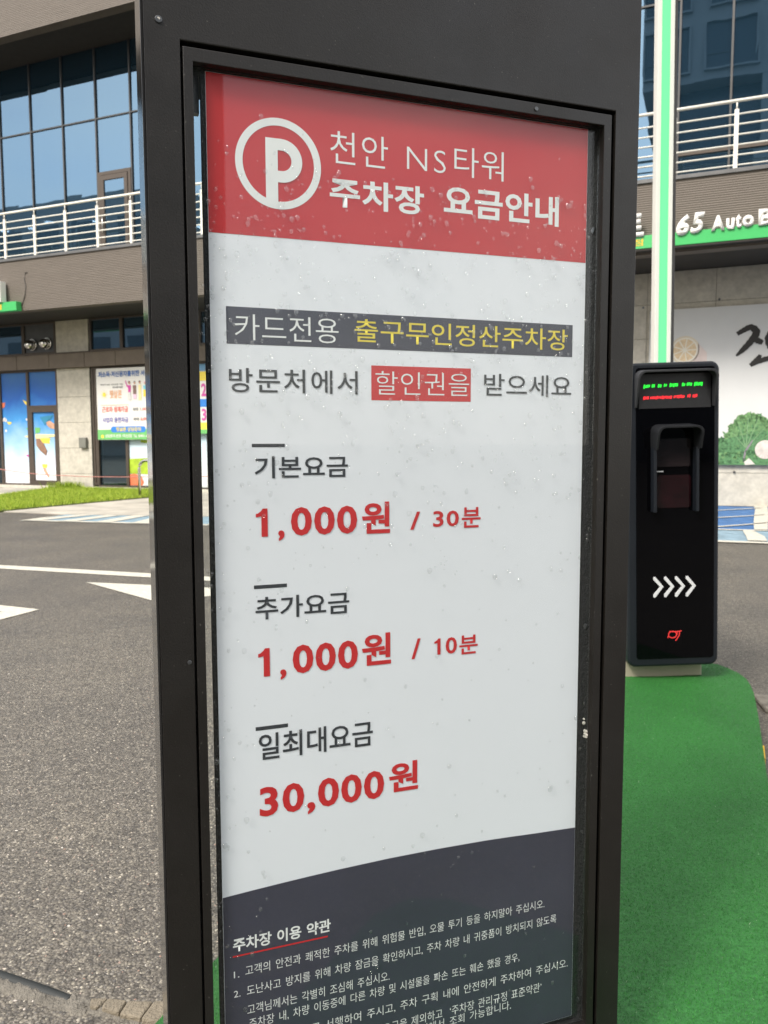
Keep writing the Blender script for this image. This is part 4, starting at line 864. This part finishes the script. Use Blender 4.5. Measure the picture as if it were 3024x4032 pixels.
# ------------------------------------------------------------------ the sign
UC = 0.4087; YS = 0.34446547
tx, ty = math.cos(YS), math.sin(YS)
si_ = empty('fee_sign', (UC * tx - 1.0 * ty, UC * ty + 1.0 * tx, 0.146), YS)
tag(si_, 'tall black framed parking fee sign with a red and white poster behind wet glass', 'sign')
ZB = 0.146
def zz(z): return z - ZB
OW = 0.3435
ring('body', M['black'], si_, (-OW, OW, 0.0, zz(1.98)), (-0.3030, 0.3042, zz(0.215), zz(1.6220)), 0.0, 0.105, 0.0012)
for s in (-1, 1): box('side_trim', M['side'], si_, min(s * OW, s * (OW + 0.0035)), max(s * OW, s * (OW + 0.0035)), 0.004, 0.102, 0.002, zz(1.975), 0.0008)
ring('inner_frame', M['black'], si_, (-0.2998, 0.2985, zz(0.220), zz(1.6165)), (-0.2885, 0.2855, zz(0.236), zz(1.6005)), 0.001, 0.012, 0.0008)
ring('reveal', M['lining'], si_, (-0.3028, 0.3038, zz(0.2155), zz(1.6215)), (-0.2893, 0.2860, zz(0.237), zz(1.6000)), 0.0125, 0.104, 0.0)
box('glass', M['glass'], si_, -0.2890, 0.2858, 0.0130, 0.0155, zz(0.2375), zz(1.5995))
pm = box('poster', M['white'], si_, -0.2722, 0.2700, 0.0175, 0.0185, zz(0.245), zz(1.5990))
box('backing_board', M['lining'], si_, -0.2775, 0.2745, 0.0190, 0.030, zz(0.240), zz(1.5992))
box('clamp', M['flash'], si_, -0.2885, -0.2780, 0.035, 0.045, zz(1.555), zz(1.5985))
YP = 0.0172
PX0, PX1 = -0.2717, 0.2695
def pf(m_, pts, k=0, nm='print'): return flat(nm, M[m_], pm, [(x, zz(z)) for x, z in pts], YP - 0.0002 * k)
def pt(s, x0, x1, z0, z1, m_, bold=0.0, k=2, word=1.0, space=1.0): return text(s, x0, x1, zz(z0), zz(z1), YP - 0.0002 * k, M[m_], pm, bold=bold, word=word, space=space)
pf('red', [(PX0, 1.4092), (PX1, 1.4110), (PX1, 1.5985), (PX0, 1.5985)])
# P mark in a ring
def annulus(cx, cz, r0x, r0z, r1, k, m_):
    bm = bmesh.new(); n_ = 72
    A = [bm.verts.new((cx + r0x * math.cos(2 * math.pi * j / n_), YP - .0002 * k, zz(cz + r0z * math.sin(2 * math.pi * j / n_)))) for j in range(n_)]
    B = [bm.verts.new((cx + (r0x - r1) * math.cos(2 * math.pi * j / n_), YP - .0002 * k, zz(cz + (r0z - r1) * math.sin(2 * math.pi * j / n_)))) for j in range(n_)]
    for j in range(n_): q = (j + 1) % n_; bm.faces.new((A[j], A[q], B[q], B[j]))
    me = bpy.data.meshes.new('print'); bm.to_mesh(me); bm.free(); link('print', me, M[m_], pm)
RCX, RCZ = -0.1832, 1.5000
annulus(RCX, RCZ, 0.0548, 0.0555, 0.0093, 2, 'whitetxt')
# P: stem running into the ring, bowl with hole
pf('whitetxt', [(-0.2000, 1.4490), (-0.1845, 1.4470), (-0.1845, 1.5305), (-0.2000, 1.5305)], 3)
def bowl(xs0, zt, zb, xr, th):
    bm = bmesh.new(); n_ = 20; cz = (zt + zb) / 2; ro = (zt - zb) / 2; O, I = [], []
    xc = xr - ro * 1.0
    O.append((xs0, zt)); I.append((xs0, zt - th))
    for j in range(n_ + 1):
        a_ = math.pi / 2 - math.pi * j / n_; O.append((xc + ro * math.cos(a_), cz + ro * math.sin(a_))); I.append((xc + (ro - th) * math.cos(a_), cz + (ro - th) * math.sin(a_)))
    O.append((xs0, zb)); I.append((xs0, zb + th))
    A = [bm.verts.new((x, YP - .0008, zz(z))) for x, z in O]; B = [bm.verts.new((x, YP - .0008, zz(z))) for x, z in I]
    for j in range(len(A) - 1): bm.faces.new((A[j], A[j + 1], B[j + 1], B[j]))
    me = bpy.data.meshes.new('print'); bm.to_mesh(me); bm.free(); link('print', me, M['whitetxt'], pm)
bowl(-0.1850, 1.5305, 1.4775, -0.1530, 0.0140)
def one(x0, x1, z0, z1, w):
    h = z1 - z0
    pf('redtxt', [(x1 - w, z0), (x1, z0), (x1, z1), (x1 - w * 0.75, z1), (x1 - w, z1 - h * 0.08), (x0 + (x1 - x0) * 0.18, z1 - h * 0.17), (x0, z1 - h * 0.18), (x0, z1 - h * 0.31), (x1 - w, z1 - h * 0.27)], 2, 'lettering')
pt('천안', -0.1158, -0.0371, 1.5096, 1.5498, 'whitetxt', -0.005, space=1.06)
pt('NS', -0.0102, 0.0461, 1.5128, 1.5420, 'whitetxt', -0.012, space=1.15)
pt('타워', 0.0588, 0.1339, 1.5115, 1.5509, 'whitetxt', -0.005, space=1.04)
pt('주차장', -0.1170, 0.0144, 1.4547, 1.4921, 'whitetxt', 0.026, space=1.06)
pt('요금안내', 0.0435, 0.2231, 1.4580, 1.4991, 'whitetxt', 0.026, space=1.04)
pf('dark', [(-0.2526, 1.2748), (0.2497, 1.2748), (0.2497, 1.3209), (-0.2526, 1.3209)])
pt('카드전용', -0.2422, -0.1066, 1.2802, 1.3124, 'whitetxt', -0.004)
pt('출구무인정산주차장', -0.0844, 0.2413, 1.2836, 1.3137, 'yel', 0.004)
pt('방문처에서', -0.2505, -0.0806, 1.2146, 1.2452, 'ink', 0.006, space=1.1)
pf('redtxt', [(-0.0613, 1.2074), (0.0858, 1.2074), (0.0858, 1.2535), (-0.0613, 1.2535)])
pt('할인권을', -0.0555, 0.0831, 1.2153, 1.2464, 'whitetxt', -0.008)
pt('받으세요', 0.1064, 0.2489, 1.2163, 1.2474, 'ink', 0.004)
for z0, z1, xa, xb in ((1.1452, 1.1496, -0.2232, -0.1802), (0.9614, 0.9662, -0.2235, -0.1798), (0.7720, 0.7771, -0.2244, -0.1809)): pf('ink', [(xa, z0), (xb, z0), (xb, z1), (xa, z1)])
pt('기본요금', -0.2202, -0.0950, 1.1050, 1.1335, 'ink', 0.012)
pt('추가요금', -0.2220, -0.0942, 0.9204, 0.9503, 'ink', 0.012)
pt('일최대요금', -0.2206, -0.0612, 0.7310, 0.7669, 'ink', 0.012)
one(-0.2195, -0.2042, 1.0294, 1.0661, 0.0082); pt(',', -0.1905, -0.1822, 1.0228, 1.0369, 'redtxt', 0.03); pt('000', -0.1735, -0.0824, 1.0288, 1.0667, 'redtxt', 0.028, space=1.1); pt('원', -0.0754, -0.0352, 1.0274, 1.0706, 'redtxt', 0.026)
pt('/', -0.0053, 0.0094, 1.0304, 1.0553, 'redtxt', 0.014); pt('30', 0.0290, 0.0685, 1.0329, 1.0553, 'redtxt', 0.018, space=1.1); pt('분', 0.0730, 0.1027, 1.0301, 1.0591, 'redtxt', 0.014)
one(-0.2195, -0.2042, 0.8441, 0.882, 0.0082); pt(',', -0.1905, -0.1822, 0.8375, 0.8516, 'redtxt', 0.03); pt('000', -0.1735, -0.0824, 0.8435, 0.8826, 'redtxt', 0.028, space=1.1); pt('원', -0.0764, -0.0341, 0.8446, 0.8890, 'redtxt', 0.026)
pt('/', -0.0034, 0.0104, 0.8475, 0.8765, 'redtxt', 0.014); one(0.0314, 0.0409, 0.8503, 0.8737, 0.0048); pt('0', 0.0490, 0.0665, 0.8500, 0.8740, 'redtxt', 0.018); pt('분', 0.0703, 0.0996, 0.8471, 0.8748, 'redtxt', 0.014)
pt('30,000', -0.2208, -0.0448, 0.6465, 0.6939, 'redtxt', 0.028, space=1.1); pt('원', -0.0374, 0.0065, 0.6582, 0.7008, 'redtxt', 0.026)
arc = [(PX0, 0.5508), (-0.2350, 0.5534), (-0.1994, 0.5556), (-0.1550, 0.5580), (-0.1095, 0.56), (-0.0369, 0.5621), (0.0389, 0.5625), (0.1142, 0.5614), (0.1560, 0.5598), (0.1972, 0.5579), (PX1, 0.5551)]
pf('dark', arc + [(PX1, 0.2455), (PX0, 0.2455)])
pt('주차장 이용 약관', -0.2597, -0.1243, 0.4723, 0.4913, 'whitetxt', 0.024, word=1.2)
pf('redtxt', [(-0.2602, 0.4650), (-0.1287, 0.4650), (-0.1287, 0.4672), (-0.2602, 0.4672)], 2)
pt('1.', -0.2593, -0.2521, 0.4356, 0.4450, 'whitetxt'); pt('고객의 안전과 쾌적한 주차를 위해 위험물 반입, 오물 투기 등을 하지말아 주십시오.', -0.2438, 0.2171, 0.4350, 0.4498, 'whitetxt', -0.004, word=1.5)
pt('2.', -0.2598, -0.2510, 0.4080, 0.4175, 'whitetxt'); pt('도난사고 방지를 위해 차량 잠금을 확인하시고, 주차 차량 내 귀중품이 방치되지 않도록', -0.2423, 0.2385, 0.4064, 0.4212, 'whitetxt', -0.004, word=1.5)
pt('고객님께서는 각별히 조심해 주십시오.', -0.2421, -0.0373, 0.3790, 0.3935, 'whitetxt', -0.004, word=1.5)
pt('3.', -0.2598, -0.2510, 0.3600, 0.3690, 'whitetxt'); pt('주차장 내, 차량 이동중에 다른 차량 및 시설물을 파손 또는 훼손 했을 경우,', -0.2401, 0.1745, 0.3582, 0.3730, 'whitetxt', -0.004, word=1.5)
pt('책임이 있으므로 서행하여 주시고, 주차 구획 내에 안전하게 주차하여 주십시오.', -0.2421, 0.2608, 0.3282, 0.3434, 'whitetxt', -0.004, word=1.5)
pt('4.', -0.2598, -0.2510, 0.3010, 0.3100, 'whitetxt'); pt('및 주차요금을 제외하고  ‘주차장 관리규정 표준약관’', -0.0900, 0.2140, 0.3000, 0.3150, 'whitetxt', -0.004, word=1.4)
pt('홈페이지에서 조회 가능합니다.', -0.0300, 0.1607, 0.2840, 0.2985, 'whitetxt', -0.004, word=1.5)
# screws and chipped spots
def screw(x, z, y, r_=0.0035, big=False, m_='screw'):
    o = prism('screw', M[m_], si_, disc(x, zz(z), r_, 14), y - 0.0016, y, 'y', bevel=0.0006); return o
screw(-0.3266, 1.6408, 0.0, 0.0042); screw(-0.309, 0.8774, 0.0, 0.0028)
flat('paint_chip', M['paper'], si_, [(-0.3285, zz(1.6425)), (-0.3262, zz(1.6430)), (-0.3245, zz(1.6418)), (-0.3256, zz(1.6400)), (-0.3270, zz(1.6412))], -0.0018)
for x, z in ((0.2784, 1.4598), (0.2797, 0.87), (0.2811, 0.2645)):
    o = prism('screw', M['screw'], si_, disc(0, 0, 0.0042, 14), -0.0020, 0.0, 'y', bevel=0.0006); o.location = (0.2858, 0.022 + 0.0, zz(z)); o.rotation_euler = (0, 0, R(-90))
screw(0.1747, 1.608, 0.001, 0.003)
bm = bmesh.new()
for k in range(9):
    g = bmesh.ops.create_icosphere(bm, subdivisions=1, radius=random.uniform(.0016, .0034)); bmesh.ops.translate(bm, verts=g['verts'], vec=(0.2852 + random.uniform(-.001, .001), 0.018 + random.uniform(-.004, .004), zz(0.7135 + random.uniform(-.016, .014))))
from_bm('glue_blob', bm, M['paper'], si_)
# rain drops on the glass
bm = bmesh.new()
proto = bmesh.new(); bmesh.ops.create_icosphere(proto, subdivisions=2, radius=1.0)
pv = [v.co.copy() for v in proto.verts]; pfx = [[v.index for v in f.verts] for f in proto.faces]; proto.free()
VV, FF = [], []
def drop(x, z, r_, st=1.0):
    b0 = len(VV)
    for c_ in pv: VV.append((x + c_.x * r_ + random.uniform(-.06, .06) * r_, 0.0129 - max(0.0, -c_.y) * r_ * 0.75 if c_.y < 0 else 0.0129, z + c_.z * r_ * st * (1 - 0.25 * c_.z)))
    FF.extend([[b0 + i for i in f_] for f_ in pfx])
cnt = 0
while cnt < 1500:
    z_ = 0.25 + (1.56 - 0.25) * random.random(); x_ = random.uniform(-0.287, 0.283)
    dens = 0.08
    if 1.20 < z_ < 1.50: dens = 1.0
    elif 1.08 < z_ <= 1.20: dens = 0.5
    elif 0.95 < z_ <= 1.10: dens = 0.35
    if x_ < -0.22: dens = max(dens, 0.45)
    if 1.52 < z_: dens = 0.05
    cx = math.sin(x_ * 23 + z_ * 9) * math.sin(z_ * 31 - x_ * 11)      # clusters
    if random.random() > dens * (0.45 + 0.75 * (cx > 0)): continue
    drop(x_, z_, random.choice([.0007, .0009, .0011, .0014, .0018, .0024, .0030]) * random.uniform(.8, 1.2), random.uniform(1.0, 1.35)); cnt += 1
me = bpy.data.meshes.new('water_drops'); me.from_pydata(VV, [], FF); me.polygons.foreach_set('use_smooth', [True] * len(me.polygons)); me.update()
wd = link('water_drops', me, M['water']); wd.location = (UC * tx - 1.0 * ty, UC * ty + 1.0 * tx, 0.0); wd.rotation_euler = (0, 0, YS)
tag(wd, 'rain drops scattered over the glass of the fee sign', 'water drops', kind='stuff')

bpy.data.scenes.remove(TS)
